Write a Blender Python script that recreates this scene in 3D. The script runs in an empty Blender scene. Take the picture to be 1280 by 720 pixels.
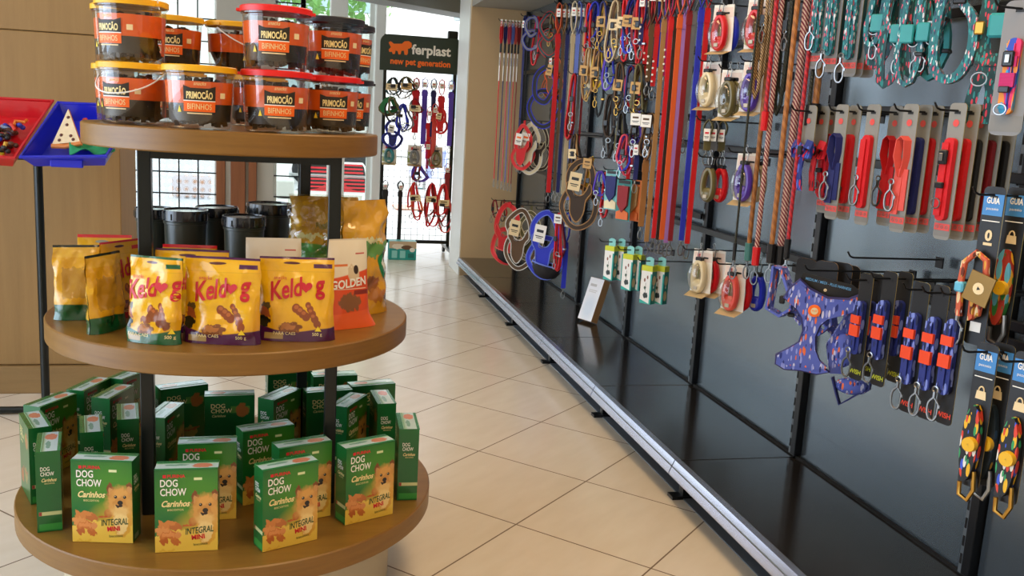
import bpy, math, random
from mathutils import Vector, Matrix, noise
random.seed(7)
PI = math.pi
C = bpy.context.scene.collection
R_ = math.radians

# ------------------------------------------------------------------ camera
H = 1.28
FPX = 1177.6
YAW, PIT, ROL = .2319, .1796, -.0568
_F = Vector((math.sin(YAW)*math.cos(PIT), math.cos(YAW)*math.cos(PIT), -math.sin(PIT)))
_R0 = Vector((math.cos(YAW), -math.sin(YAW), 0))
_D0 = _F.cross(_R0)
_R = math.cos(ROL)*_R0 + math.sin(ROL)*_D0
_D = -math.sin(ROL)*_R0 + math.cos(ROL)*_D0
EYE = Vector((0, 0, H))
def ray(px, py): return (px-640)/FPX*_R + (py-360)/FPX*_D + _F
def at(px, py, X=None, Y=None, Z=None):
    """point of the plane X=, Y= or Z= that the photo shows at px, py"""
    d = ray(px, py)
    t = X/d.x if X is not None else Y/d.y if Y is not None else (Z-H)/d.z
    return EYE + d*t
def at_plane(px, py, P, n):
    d = ray(px, py); t = (P-EYE).dot(n)/d.dot(n); return EYE + d*t
def pix(P):
    P = Vector(P)-EYE; w = P.dot(_F); return 640+FPX*P.dot(_R)/w, 360+FPX*P.dot(_D)/w
def solve_x(px, Y, z):
    a, b = -3., 3.
    for _ in range(40):
        m = (a+b)/2
        if pix((m, Y, z))[0] < px: a = m
        else: b = m
    return a
def solve_z(py, x, y):
    a, b = -1., 4.
    for _ in range(40):
        m = (a+b)/2
        if pix((x, y, m))[1] > py: a = m
        else: b = m
    return a
cd = bpy.data.cameras.new('camera'); cam = bpy.data.objects.new('camera', cd); C.objects.link(cam)
cd.sensor_width = 36; cd.lens = 36*FPX/1280; cd.clip_start = .02
M3 = Matrix((_R, -_D, -_F)).transposed()
cam.matrix_world = Matrix.Translation(EYE) @ M3.to_4x4()
bpy.context.scene.camera = cam

# ------------------------------------------------------------------ materials
def lin(c):
    if isinstance(c, str):
        c = [int(c[i:i+2], 16)/255 for i in (0, 2, 4)]
    return tuple((x/12.92 if x <= .04045 else ((x+.055)/1.055)**2.4) for x in c[:3]) + (1,)
MATS = {}
class NT:
    def __init__(s, name):
        s.m = bpy.data.materials.new(name); s.m.use_nodes = True
        s.t = s.m.node_tree; s.n = s.t.nodes; s.bsdf = s.n['Principled BSDF']; s.out = s.n['Material Output']
    def node(s, typ, **kw):
        n = s.n.new(typ)
        for k, v in kw.items():
            setattr(n, k, v)
        return n
    def link(s, a, b): s.t.links.new(a, b)
    def math(s, op, a, b=None, c=None):
        n = s.node('ShaderNodeMath', operation=op)
        for i, v in enumerate((a, b, c)):
            if v is None: continue
            if isinstance(v, (int, float)): n.inputs[i].default_value = v
            else: s.link(v, n.inputs[i])
        return n.outputs[0]
    def mix(s, fac, a, b):
        n = s.node('ShaderNodeMix', data_type='RGBA')
        for i, v in ((0, fac), (6, a), (7, b)):
            if isinstance(v, (int, float, tuple)): n.inputs[i].default_value = v
            else: s.link(v, n.inputs[i])
        return n.outputs[2]
    def bump(s, h, strength=.3, dist=.002):
        b = s.node('ShaderNodeBump'); b.inputs['Strength'].default_value = strength; b.inputs['Distance'].default_value = dist
        s.link(h, b.inputs['Height']); s.link(b.outputs[0], s.bsdf.inputs['Normal'])
    def noise(s, scale, detail=3, vec=None, sc=None):
        n = s.node('ShaderNodeTexNoise'); n.inputs['Scale'].default_value = scale; n.inputs['Detail'].default_value = detail
        if vec is None:
            vec = s.node('ShaderNodeTexCoord').outputs['Object']
        if sc:
            mp = s.node('ShaderNodeMapping'); mp.inputs['Scale'].default_value = sc; s.link(vec, mp.inputs[0]); vec = mp.outputs[0]
        s.link(vec, n.inputs['Vector'])
        return n.outputs['Fac']
def mat(name, col, rough=.5, metal=0., var=.08, bump=0., bscale=60, vscale=8, coat=0, spec=None, sc=None):
    if name in MATS: return MATS[name]
    t = NT(name); b = t.bsdf
    b.inputs['Roughness'].default_value = rough; b.inputs['Metallic'].default_value = metal
    if spec is not None: b.inputs['Specular IOR Level'].default_value = spec
    if coat: b.inputs['Coat Weight'].default_value = coat; b.inputs['Coat Roughness'].default_value = .08
    c = lin(col)
    if var:
        f = t.noise(vscale, 3, sc=sc)
        a = tuple(x*(1-var) for x in c[:3])+(1,); d = tuple(min(1, x*(1+var)) for x in c[:3])+(1,)
        t.link(t.mix(f, a, d), b.inputs['Base Color'])
    else: b.inputs['Base Color'].default_value = c
    if bump: t.bump(t.noise(bscale, 3), bump)
    MATS[name] = t.m; return t.m
def fabric(name, col):
    if name in MATS: return MATS[name]
    t = NT(name); b = t.bsdf; b.inputs['Roughness'].default_value = .6; c = lin(col)
    co = t.node('ShaderNodeTexCoord').outputs['Object']
    w = t.node('ShaderNodeTexWave', wave_type='BANDS', bands_direction='Z'); w.inputs['Scale'].default_value = 140
    t.link(co, w.inputs[0])
    t.link(t.mix(w.outputs['Fac'], tuple(x*.8 for x in c[:3])+(1,), tuple(min(1, x*1.12) for x in c[:3])+(1,)), b.inputs['Base Color'])
    t.bump(w.outputs['Fac'], .3, .001)
    MATS[name] = t.m; return t.m
def braid(name, c1, c2, scale=45, thr=.5):
    if name in MATS: return MATS[name]
    t = NT(name); b = t.bsdf; b.inputs['Roughness'].default_value = .55
    co = t.node('ShaderNodeTexCoord').outputs['Object']
    w = t.node('ShaderNodeTexWave', wave_type='BANDS', bands_direction='DIAGONAL'); w.inputs['Scale'].default_value = scale
    w.inputs['Distortion'].default_value = 1.5
    t.link(co, w.inputs[0])
    f = t.math('GREATER_THAN', w.outputs['Fac'], thr)
    t.link(t.mix(f, lin(c1), lin(c2)), b.inputs['Base Color']); t.bump(w.outputs['Fac'], .6, .002)
    MATS[name] = t.m; return t.m
def confetti(name, base, cols, scale=70, size=.32, rough=.55):
    if name in MATS: return MATS[name]
    t = NT(name); b = t.bsdf; b.inputs['Roughness'].default_value = rough
    co = t.node('ShaderNodeTexCoord').outputs['Object']
    cur = lin(base)
    for i, c in enumerate(cols):
        mp = t.node('ShaderNodeMapping'); mp.inputs['Location'].default_value = (i*3.1, i*1.7, i*.9)
        mp.inputs['Rotation'].default_value = (.4*i, .7+.9*i, .3); mp.inputs['Scale'].default_value = (1.5, 1, .42)
        t.link(co, mp.inputs[0])
        v = t.node('ShaderNodeTexVoronoi'); v.inputs['Scale'].default_value = scale; t.link(mp.outputs[0], v.inputs['Vector'])
        f = t.math('LESS_THAN', v.outputs['Distance'], size)
        cur = t.mix(f, cur, lin(c))
    t.link(cur, b.inputs['Base Color'])
    MATS[name] = t.m; return t.m
def clear(name, tint='ffffff', gloss=.10, rough=.05):
    if name in MATS: return MATS[name]
    t = NT(name); t.n.remove(t.bsdf)
    tr = t.node('ShaderNodeBsdfTransparent'); tr.inputs[0].default_value = lin(tint)
    g = t.node('ShaderNodeBsdfGlossy'); g.inputs['Roughness'].default_value = rough
    lw = t.node('ShaderNodeLayerWeight'); lw.inputs[0].default_value = .25
    f = t.math('ADD', t.math('MULTIPLY', lw.outputs['Facing'], .45), gloss)
    m = t.node('ShaderNodeMixShader'); t.link(f, m.inputs[0]); t.link(tr.outputs[0], m.inputs[1]); t.link(g.outputs[0], m.inputs[2])
    t.link(m.outputs[0], t.out.inputs[0])
    MATS[name] = t.m; return t.m
def layers(name, base, items, rough=.35, crinkle=0, coat=0., bumpd=.004):
    """a printed face: shapes laid over one another in UV space"""
    if name in MATS: return MATS[name]
    t = NT(name); b = t.bsdf; b.inputs['Roughness'].default_value = rough
    if coat: b.inputs['Coat Weight'].default_value = coat; b.inputs['Coat Roughness'].default_value = .12
    uv = t.node('ShaderNodeTexCoord').outputs['UV']
    sx = t.node('ShaderNodeSeparateXYZ'); t.link(uv, sx.inputs[0]); U, V = sx.outputs[0], sx.outputs[1]
    nz = t.node('ShaderNodeTexNoise'); nz.inputs['Scale'].default_value = 14; t.link(uv, nz.inputs['Vector'])
    s2 = t.node('ShaderNodeSeparateXYZ'); t.link(nz.outputs['Color'], s2.inputs[0])
    UN = t.math('ADD', U, t.math('MULTIPLY', t.math('SUBTRACT', s2.outputs[0], .5), .12))
    VN = t.math('ADD', V, t.math('MULTIPLY', t.math('SUBTRACT', s2.outputs[1], .5), .12))
    cur = lin(base)
    def soft(x, edge, w, below=True):
        n = t.node('ShaderNodeMapRange'); t.link(x, n.inputs[0])
        n.inputs[1].default_value = edge-w; n.inputs[2].default_value = edge+w
        n.inputs[3].default_value, n.inputs[4].default_value = (1, 0) if below else (0, 1)
        return n.outputs[0]
    for it in items:
        k = it[0]; w = .006
        u, v = (UN, VN) if 'n' in k else (U, V)
        if 's' in k: w = .10
        if k[0] == 'r':
            _, u0, u1, v0, v1, col = it
            f = t.math('MULTIPLY', t.math('MULTIPLY', soft(u, u0, w*.6, False), soft(u, u1, w*.6)), t.math('MULTIPLY', soft(v, v0, w*.6, False), soft(v, v1, w*.6)))
        elif k[0] == 'e':
            _, cu, cv, ru, rv, col = it
            a = t.math('DIVIDE', t.math('SUBTRACT', u, cu), ru); c = t.math('DIVIDE', t.math('SUBTRACT', v, cv), rv)
            d = t.math('SQRT', t.math('ADD', t.math('MULTIPLY', a, a), t.math('MULTIPLY', c, c)))
            f = soft(d, 1, .06 if 's' not in k else .45)
        else:  # 'w' below a wave
            _, v0, amp, fr, ph, slope, col = it
            e = t.math('ADD', t.math('MULTIPLY', t.math('SINE', t.math('ADD', t.math('MULTIPLY', u, fr), ph)), amp), t.math('MULTIPLY', u, slope))
            f = soft(t.math('SUBTRACT', v, e), v0, w)
        cur = t.mix(f, cur, lin(col))
    t.link(cur, b.inputs['Base Color'])
    if crinkle:
        n1 = t.noise(16, 5); vv = t.node('ShaderNodeTexVoronoi', feature='SMOOTH_F1'); vv.inputs['Scale'].default_value = 22
        t.link(t.node('ShaderNodeTexCoord').outputs['Object'], vv.inputs['Vector'])
        t.bump(t.math('ADD', n1, vv.outputs['Distance']), crinkle, bumpd)
    MATS[name] = t.m; return t.m

# ------------------------------------------------------------------ mesh builder
_txt = {}
def text_geo(s, bold=0.):
    k = (s, bold)
    if k in _txt: return _txt[k]
    cu = bpy.data.curves.new('t', 'FONT'); cu.body = s; cu.size = 1; cu.offset = bold; cu.resolution_u = 3
    o = bpy.data.objects.new('t', cu); C.objects.link(o)
    dg = bpy.context.evaluated_depsgraph_get(); dg.update()
    me = bpy.data.meshes.new_from_object(o.evaluated_get(dg))
    v = [(a.co.x, a.co.y) for a in me.vertices]; f = [tuple(p.vertices) for p in me.polygons]
    bpy.data.objects.remove(o); bpy.data.curves.remove(cu); bpy.data.meshes.remove(me)
    xs = [a[0] for a in v]; x0, x1 = min(xs), max(xs)
    _txt[k] = ([(a[0]-(x0+x1)/2, a[1]) for a in v], f, x1-x0)
    return _txt[k]
def rot(rx=0, ry=0, rz=0): return (Matrix.Rotation(R_(rz), 4, 'Z') @ Matrix.Rotation(R_(ry), 4, 'Y') @ Matrix.Rotation(R_(rx), 4, 'X'))
def tr(x, y, z): return Matrix.Translation((x, y, z))
def smooth(P, closed=False, k=4):
    P = [Vector(p) for p in P]; n = len(P); out = []
    for i in range(n if closed else n-1):
        p0 = P[(i-1) % n] if closed or i else P[0]; p1 = P[i]; p2 = P[(i+1) % n]; p3 = P[(i+2) % n] if closed or i < n-2 else P[n-1]
        for j in range(k):
            t = j/k; out.append(.5*((2*p1)+(p2-p0)*t+(2*p0-5*p1+4*p2-p3)*t*t+(3*p1-p0-3*p2+p3)*t*t*t))
    if not closed: out.append(P[-1])
    return out
class MB:
    def __init__(s): s.v = []; s.f = []; s.m = []; s.uv = []; s.mats = []
    def mi(s, m):
        if m not in s.mats: s.mats.append(m)
        return s.mats.index(m)
    def add(s, vs, fs, m, M=None, uvs=None):
        o = len(s.v); i = s.mi(m)
        for p in vs: s.v.append(tuple(M @ Vector(p)) if M is not None else tuple(p))
        for k, f in enumerate(fs):
            s.f.append(tuple(o+j for j in f)); s.m.append(i)
            s.uv.append(uvs[k] if uvs else None)
        return s
    def box(s, c, d, m, M=None, bev=0.):
        x, y, z = (a/2 for a in d); b = min(bev, x*.9, y*.9, z*.9)
        T = tr(*c); T = (M @ T) if M is not None else T
        if not b:
            v = [(i*x, j*y, k*z) for i in (-1, 1) for j in (-1, 1) for k in (-1, 1)]
            f = [(0, 1, 3, 2), (4, 6, 7, 5), (0, 4, 5, 1), (2, 3, 7, 6), (0, 2, 6, 4), (1, 5, 7, 3)]
            return s.add(v, f, m, T)
        pts = []
        for i in (-1, 1):
            for j in (-1, 1):
                for k in (-1, 1):
                    pts += [(i*(x-b), j*(y-b), k*z), (i*(x-b), j*y, k*(z-b)), (i*x, j*(y-b), k*(z-b))]
        def I(i, j, k, a): return ((i > 0)*4+(j > 0)*2+(k > 0))*3+a
        f = []
        for k in (-1, 1): f.append((I(-1, -1, k, 0), I(1, -1, k, 0), I(1, 1, k, 0), I(-1, 1, k, 0)))
        for j in (-1, 1): f.append((I(-1, j, -1, 1), I(1, j, -1, 1), I(1, j, 1, 1), I(-1, j, 1, 1)))
        for i in (-1, 1): f.append((I(i, -1, -1, 2), I(i, 1, -1, 2), I(i, 1, 1, 2), I(i, -1, 1, 2)))
        for j in (-1, 1):
            for k in (-1, 1): f.append((I(-1, j, k, 0), I(1, j, k, 0), I(1, j, k, 1), I(-1, j, k, 1)))
        for i in (-1, 1):
            for k in (-1, 1): f.append((I(i, -1, k, 0), I(i, 1, k, 0), I(i, 1, k, 2), I(i, -1, k, 2)))
            for j in (-1, 1): f.append((I(i, j, -1, 1), I(i, j, 1, 1), I(i, j, 1, 2), I(i, j, -1, 2)))
        for i in (-1, 1):
            for j in (-1, 1):
                for k in (-1, 1): f.append((I(i, j, k, 0), I(i, j, k, 1), I(i, j, k, 2)))
        return s.add(pts, f, m, T)
    def quad(s, pts, m, M=None):
        return s.add(pts, [(0, 1, 2, 3)], m, M, [((0, 0), (1, 0), (1, 1), (0, 1))])
    def lathe(s, prof, m, seg=24, M=None, a0=0, a1=2*PI, sx=1, sy=1):
        full = abs(a1-a0-2*PI) < 1e-6; n = seg if full else seg+1
        v = []
        for r, z in prof:
            for i in range(n):
                a = a0+(a1-a0)*i/seg; v.append((r*math.cos(a)*sx, r*math.sin(a)*sy, z))
        f = []; uv = []
        for j in range(len(prof)-1):
            for i in range(seg):
                b = (i+1) % n if full else i+1
                f.append((j*n+i, j*n+b, (j+1)*n+b, (j+1)*n+i))
                u0, u1 = i/seg, (i+1)/seg; v0, v1 = j/(len(prof)-1), (j+1)/(len(prof)-1)
                uv.append(((u0, v0), (u1, v0), (u1, v1), (u0, v1)))
        return s.add(v, f, m, M, uv)
    def disc(s, r, z, m, seg=24, M=None, sx=1, sy=1):
        v = [(r*math.cos(2*PI*i/seg)*sx, r*math.sin(2*PI*i/seg)*sy, z) for i in range(seg)]
        return s.add(v, [tuple(range(seg))], m, M)
    def sph(s, c, r, m, seg=12, rings=8, M=None):
        prof = [(max(1e-5, math.sin(PI*i/rings)), -math.cos(PI*i/rings)) for i in range(rings+1)]
        T = tr(*c) @ Matrix.Diagonal((r[0], r[1], r[2], 1)); T = (M @ T) if M is not None else T
        return s.lathe(prof, m, seg, T)
    def tube(s, path, r, m, seg=6, closed=False, M=None, taper=None, flat=1.):
        P = [Vector(p) for p in path]; n = len(P); v = []; f = []
        up = None
        for i in range(n):
            a = P[(i-1) % n] if (closed or i > 0) else P[i]; b = P[(i+1) % n] if (closed or i < n-1) else P[i]
            t = (b-a).normalized() if (b-a).length > 1e-9 else Vector((0, 0, 1))
            if up is None:
                up = Vector((0, 1, 0)) if abs(t.y) < .9 else Vector((1, 0, 0))
            x = t.cross(up)
            if x.length < 1e-4: x = t.orthogonal()
            x.normalize(); up = x.cross(t).normalized()
            rr = r*(taper[i] if taper else 1)
            for k in range(seg):
                a_ = 2*PI*k/seg; v.append(P[i]+x*math.cos(a_)*rr+up*math.sin(a_)*rr*flat)
        for i in range(n if closed else n-1):
            j = (i+1) % n
            for k in range(seg):
                l = (k+1) % seg; f.append((i*seg+k, i*seg+l, j*seg+l, j*seg+k))
        if not closed: f += [tuple(range(seg))[::-1], tuple((n-1)*seg+k for k in range(seg))]
        return s.add(v, f, m, M)
    def rib(s, path, w, t, m, wd=(0, 1, 0), closed=False, M=None):
        P = [Vector(p) for p in path]; n = len(P); wd = Vector(wd).normalized(); v = []; f = []
        for i in range(n):
            a = P[(i-1) % n] if (closed or i > 0) else P[i]; b = P[(i+1) % n] if (closed or i < n-1) else P[i]
            tt = (b-a); nn = tt.cross(wd)
            nn = nn.normalized() if nn.length > 1e-7 else Vector((1, 0, 0))
            for sw, sn in ((-1, -1), (1, -1), (1, 1), (-1, 1)): v.append(P[i]+wd*sw*w/2+nn*sn*t/2)
        for i in range(n if closed else n-1):
            j = (i+1) % n
            for k in range(4):
                l = (k+1) % 4; f.append((i*4+k, i*4+l, j*4+l, j*4+k))
        if not closed: f += [(3, 2, 1, 0), tuple((n-1)*4+k for k in range(4))]
        return s.add(v, f, m, M)
    def band(s, path, w, t, m, M=None):
        """closed strip lying in the x,z plane"""
        P = [Vector(p) for p in path]; n = len(P); v = []; f = []
        for i in range(n):
            tt = P[(i+1) % n]-P[(i-1) % n]; q = tt.cross(Vector((0, 1, 0))); q = q.normalized() if q.length > 1e-7 else Vector((1, 0, 0))
            for a, b in ((-1, -1), (1, -1), (1, 1), (-1, 1)): v.append(P[i]+q*a*w/2+Vector((0, b*t/2, 0)))
        for i in range(n):
            j = (i+1) % n
            for k in range(4): l = (k+1) % 4; f.append((i*4+k, j*4+k, j*4+l, i*4+l))
        s.add(v, f, m, M)
        return [v[i*4] for i in range(n)], [v[i*4+1] for i in range(n)]
    def poly(s, pts, y0, y1, m, M=None, side=None):
        """outline in x,z pulled from y0 (front) to y1"""
        n = len(pts); v = [(p[0], y0, p[1]) for p in pts]+[(p[0], y1, p[1]) for p in pts]
        xs = [p[0] for p in pts]; zs = [p[1] for p in pts]; x0, x1, z0, z1 = min(xs), max(xs), min(zs), max(zs)
        uf = tuple(((p[0]-x0)/(x1-x0), (p[1]-z0)/(z1-z0)) for p in pts)
        s.add(v[:n], [tuple(range(n))], m, M, [uf]); s.add(v[n:], [tuple(range(n))[::-1]], side or m, M, [uf[::-1]])
        return s.add(v, [(i, i+n, (i+1) % n+n, (i+1) % n) for i in range(n)], side or m, M)
    def text(s, body, x, z, h, m, y=0, M=None, w=None, bold=.02, warp=None, slant=0, al='c'):
        v, f, wd = text_geo(body, bold); k = h/.7; kx = (w/wd) if w else k
        off = 0 if al == 'c' else (wd*kx/2 if al == 'l' else -wd*kx/2)
        pts = [(x+off+a*kx+b*k*slant, y, z+b*k) for a, b in v]
        if warp: pts = [warp(*p) for p in pts]
        return s.add(pts, f, m, M)
    def mesh(s, name, smooth=35):
        me = bpy.data.meshes.new(name); me.from_pydata(s.v, [], s.f)
        for m in s.mats: me.materials.append(m)
        me.polygons.foreach_set('material_index', s.m)
        if any(s.uv):
            ul = me.uv_layers.new(name='UVMap'); k = 0
            for p, u in zip(me.polygons, s.uv):
                for j in range(p.loop_total):
                    ul.data[p.loop_start+j].uv = u[j] if u else (0, 0)
        if smooth:
            me.polygons.foreach_set('use_smooth', [True]*len(me.polygons)); me.update()
            me.set_sharp_from_angle(angle=R_(smooth))
        me.update(); return me
def O(name, mb, parent=None, label=None, cat=None, group=None, loc=None, rz=0, kind=None, smooth=35):
    me = mb.mesh(name, smooth) if isinstance(mb, MB) else mb
    o = bpy.data.objects.new(name, me); C.objects.link(o)
    if parent: o.parent = parent
    if loc is not None: o.location = loc
    if rz: o.rotation_euler.z = R_(rz)
    tagit(o, label, cat, group, kind); return o
LABELS = {}
def tagit(o, label=None, cat=None, group=None, kind=None):
    if label:
        o['label'] = label
        if cat: LABELS.setdefault(label, []).append(o)
    if cat: o['category'] = cat
    if group: o['group'] = group
    if kind: o['kind'] = kind
def T(name, label, cat, loc, rz=0, group=None):
    o = bpy.data.objects.new(name, None); C.objects.link(o); o.location = loc; o.rotation_euler = (0, 0, R_(rz)); o.empty_display_size = .05
    tagit(o, label, cat, group); return o
def S(name, mb, smooth=35): return O(name, mb, kind='structure', smooth=smooth)
_cache = {}
def cached(key, fn):
    if key not in _cache: _cache[key] = fn()
    return _cache[key]

M_steel = mat('steel', '9a9a98', .28, 1, .03)
M_gold = mat('brass', 'c79a4a', .3, 1, .03)
M_blackm = mat('black_metal', '14161a', .35, .3, .05)
M_blackp = mat('black_plastic', '15161a', .35, 0, .05)
M_white = mat('white_card', 'f0eee6', .45, 0, .03)
M_tan = mat('kraft_card', 'c9a063', .7, 0, .1)
M_cream = mat('cream_card', 'ead3a4', .6, 0, .06)
M_ink = mat('ink_black', '18181a', .5, 0, 0)
M_inkw = mat('ink_white', 'f4f2ea', .5, 0, 0)
M_inkr = mat('ink_red', 'd3202a', .5, 0, 0)
M_inko = mat('ink_orange', 'ff7416', .5, 0, 0)
FC = dict(red='d8141f', darkred='8e1420', navy='1b2368', blue='2433c8', lightblue='6f86e0', purple='5a3fc0', lilac='c08be0', pink='e8506a', magenta='c21d6e',
          orange='e8642a', tan='b08552', beige='cdbb96', cream='e9dcb8', brown='5f4326', darkbrown='3a2a1c', olive='6a6238', black='17171a', grey='77797c', white='e8e6e0', teal='1f7f86', darkteal='15484e', green='1f7a45', yellow='e8c62a', leather='b5763a', salmon='e4574e')
def fab(c): return fabric('webbing_'+c, FC[c])
def pla(c): return mat('plastic_'+c, FC[c], .28, 0, .04, coat=.3)
# ------------------------------------------------------------------ setting
def floor_mat():
    t = NT('floor_tiles'); b = t.bsdf; b.inputs['Roughness'].default_value = .2
    co = t.node('ShaderNodeTexCoord').outputs['Object']
    mp = t.node('ShaderNodeMapping', vector_type='TEXTURE'); mp.inputs['Location'].default_value = (1.3695, 2.7359, 0)
    mp.inputs['Rotation'].default_value = (0, 0, .7781); mp.inputs['Scale'].default_value = (.4703, .4703, 1); t.link(co, mp.inputs[0])
    s = t.node('ShaderNodeSeparateXYZ'); t.link(mp.outputs[0], s.inputs[0])
    def edge(x):
        fr = t.math('FRACT', x); return t.math('MINIMUM', fr, t.math('SUBTRACT', 1, fr))
    e = t.math('MINIMUM', edge(s.outputs[0]), edge(s.outputs[1])); g = t.math('LESS_THAN', e, .0055)
    cx = t.node('ShaderNodeCombineXYZ'); t.link(t.math('FLOOR', s.outputs[0]), cx.inputs[0]); t.link(t.math('FLOOR', s.outputs[1]), cx.inputs[1])
    wn = t.node('ShaderNodeTexWhiteNoise'); t.link(cx.outputs[0], wn.inputs[0])
    n = t.noise(2.2, 5, vec=mp.outputs[0], sc=(1, 3.5, 1))
    c = t.mix(n, lin('d9ccb8'), lin('e9dfd0')); c = t.mix(t.math('MULTIPLY', wn.outputs[0], .22), c, lin('d2bfa4'))
    t.link(t.mix(g, c, lin('6f5a45')), b.inputs['Base Color'])
    r = t.math('ADD', t.math('MULTIPLY', g, .5), .2); t.link(r, b.inputs['Roughness'])
    return t.m
def wood_mat(name, c1, c2, rough=.4, sc=(1, 14, 14), scale=2.5):
    t = NT(name); b = t.bsdf; b.inputs['Roughness'].default_value = rough
    n = t.noise(scale, 6, sc=sc); n2 = t.noise(40, 4, sc=(sc[0], sc[1]*.5, sc[2]))
    f = t.math('ADD', t.math('MULTIPLY', n, .75), t.math('MULTIPLY', n2, .25))
    mr = t.node('ShaderNodeMapRange'); t.link(f, mr.inputs[0]); mr.inputs[1].default_value = .3; mr.inputs[2].default_value = .7
    t.link(t.mix(mr.outputs[0], lin(c1), lin(c2)), b.inputs['Base Color']); t.bump(n2, .08, .001)
    return t.m
M_floor = floor_mat()
M_wall = mat('paint_beige', 'dcc197', .7, 0, .03, .05, 120)
M_walls = mat('paint_white', 'd9d3c8', .7, 0, .03)
M_panelwood = wood_mat('wall_laminate', '8c6a3a', '9b7844', .6, (16, 16, 1), 2.2)
M_deck = mat('shelf_black', '221f1d', .16, .0, .1, .04, 300, coat=.3)
M_panel = mat('panel_slate', '75828c', .25, .78, .10, 0, 3, 1.2)
M_slot = mat('slot_black', '050506', .8, 0, 0)
M_upr = mat('upright_grey', '747c82', .35, .5, .05)
M_alu = mat('aluminium', 'b9c0d4', .25, .85, .05)
M_glass = clear('window_glass', 'f4faf8', .03, .02)
M_frame = mat('frame_white', 'dfe2e0', .4, 0, .03)
M_brownf = wood_mat('column_wood', '7a4626', '8f5632', .5, (12, 12, 1), 2)
M_greyc = mat('column_grey', 'b7b4ac', .6, 0, .04)

XB, XF, Y0, ZS = 1.7538, 1.2897, 6.4762, .1465
S('floor', MB().quad([(-3.4, -2.6, 0), (2.0, -2.6, 0), (2.0, 9.5, 0), (-3.4, 9.5, 0)], M_floor))
S('ceiling', MB().box((-.7, 3.45, 2.95), (5.6, 12.3, .1), M_walls))
S('wall_right', MB().box((1.9, 3.4, 1.45), (.2, 12.2, 2.9), M_walls))
S('wall_back', MB().box((-.7, -2.65, 1.45), (5.6, .1, 2.9), M_walls))
wl = MB()
wl.box((-3.45, 6.9, .15), (.1, 5.2, .3), M_walls); wl.box((-3.45, 6.9, 2.72), (.1, 5.2, .36), M_walls); wl.box((-3.45, -1.9, 1.45), (.1, 1.4, 2.9), M_walls)
wl.box((-3.45, 1.55, .15), (.1, 5.5, .3), M_walls); wl.box((-3.45, 1.55, 2.72), (.1, 5.5, .36), M_walls)
S('wall_left', wl)
wf = MB()
for i in range(7): wf.box((-3.45, -1.2+i*1.7, 1.42), (.06, .06, 2.24), M_frame)
wf.box((-3.45, 1.55, 2.51), (.06, 5.5, .06), M_frame); wf.box((-3.45, 1.55, .33), (.06, 5.5, .06), M_frame)
S('window_1', wf)
# laminate-clad wall on the left
YW = 4.25
wo = MB()
wo.box((-2.05, YW+.21, .72), (2.7, .42, 1.44-.10), M_panelwood, bev=.002)
zs1 = at(50, 39, Y=YW).z
wo2 = MB(); xr = at(150, 200, Y=YW).x
wo2.box(((-3.4+xr)/2, YW+.2, (.12+zs1)/2), (xr+3.4, .4, zs1-.12-.006), M_panelwood, bev=.003)
wo2.box(((-3.4+xr)/2, YW+.2, (zs1+2.9)/2), (xr+3.4, .4, 2.9-zs1), M_panelwood, bev=.003)
wo2.box(((-3.4+xr)/2, YW+.205, 1.4), (xr+3.4-.01, .38, 2.7), mat('seam_dark', '4a3a28', .8))
S('wall_middle', wo2)
S('baseboard_middle', MB().box(((-3.4+xr)/2, YW+.19, .06), (xr+3.4+.01, .42, .12), wood_mat('skirting_wood', '84673c', '947446', .5, (1, 14, 14)), bev=.003))
# end of the niche and its soffit
we = MB(); we.box((1.303+.3, 7.38+.25, 1.45), (.6, .50, 2.9), M_wall)
S('wall_end', we)
so = MB(); so.box((1.303+.3, 6.04, 2.093+.4), (.6, 2.68, .8), mat('soffit_grey', '9a968c', .7))
S('wall_soffit', so)
S('wall_end_daylit_side', MB().box((1.298, 7.635, 1.45), (.008, .49, 2.9), M_frame))  # added white cover: daylight on the end wall's side, put into the colour
# dark floor border under the shelving
xe = at(712, 480, Z=0).x
S('trim_1', MB().box(((xe+1.8)/2, 3.2, .002), (1.8-xe, 8.4, .004), mat('border_tile', '6f767e', .25, 0, .08)))
# beam above the entrance
A, B = at(575, 23, Z=2.12), at(440, 0, Z=2.12); dv = (A-B).normalized(); A = A+dv*.2; B = B-dv*1.2
nv = Vector((-dv.y, dv.x, 0)); mid = (A+B)/2-nv*.15
S('wall_beam', MB().box((0, 0, 0), ((A-B).length, .3, .85), mat('beam_grey', '7f8482', .6), tr(mid.x, mid.y, 2.12+.425) @ rot(0, 0, math.degrees(math.atan2(dv.y, dv.x)))))
# glazed shop front
YG = 9.35
def xg(px): return at(px, 150, Y=YG).x
fr = MB()
def vbar(m, x, w, z0=0, z1=2.9, mt=None, d=.06, y=YG): m.box((x, y, (z0+z1)/2), (w, d, z1-z0), mt or M_frame, bev=.004)
for nm, p0, p1, nv_, nh in (('window_2', 150, 272, 5, 7), ('window_3', 343, 377, 1, 7), ('window_4', 377, 462, 1, 1)):
    x0, x1 = xg(p0), xg(p1); m = MB()
    vbar(m, x0, .05); vbar(m, x1, .05)
    m.box(((x0+x1)/2, YG, 2.87), (x1-x0, .06, .06), M_frame); m.box(((x0+x1)/2, YG, .05), (x1-x0, .06, .1), M_frame)
    for k in range(1, nv_): m.box((x0+(x1-x0)*k/nv_, YG-.04, 1.45), (.012, .012, 2.8), M_blackm)
    for k in range(1, 2*nh): m.box(((x0+x1)/2, YG-.04, 2.8*k/(2*nh)), (x1-x0, .012, .012), M_blackm)
    w = S(nm, m)
    O('pane', MB().box(((x0+x1)/2, YG+.01, 1.45), (x1-x0-.04, .008, 2.8), M_glass), w)
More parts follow.
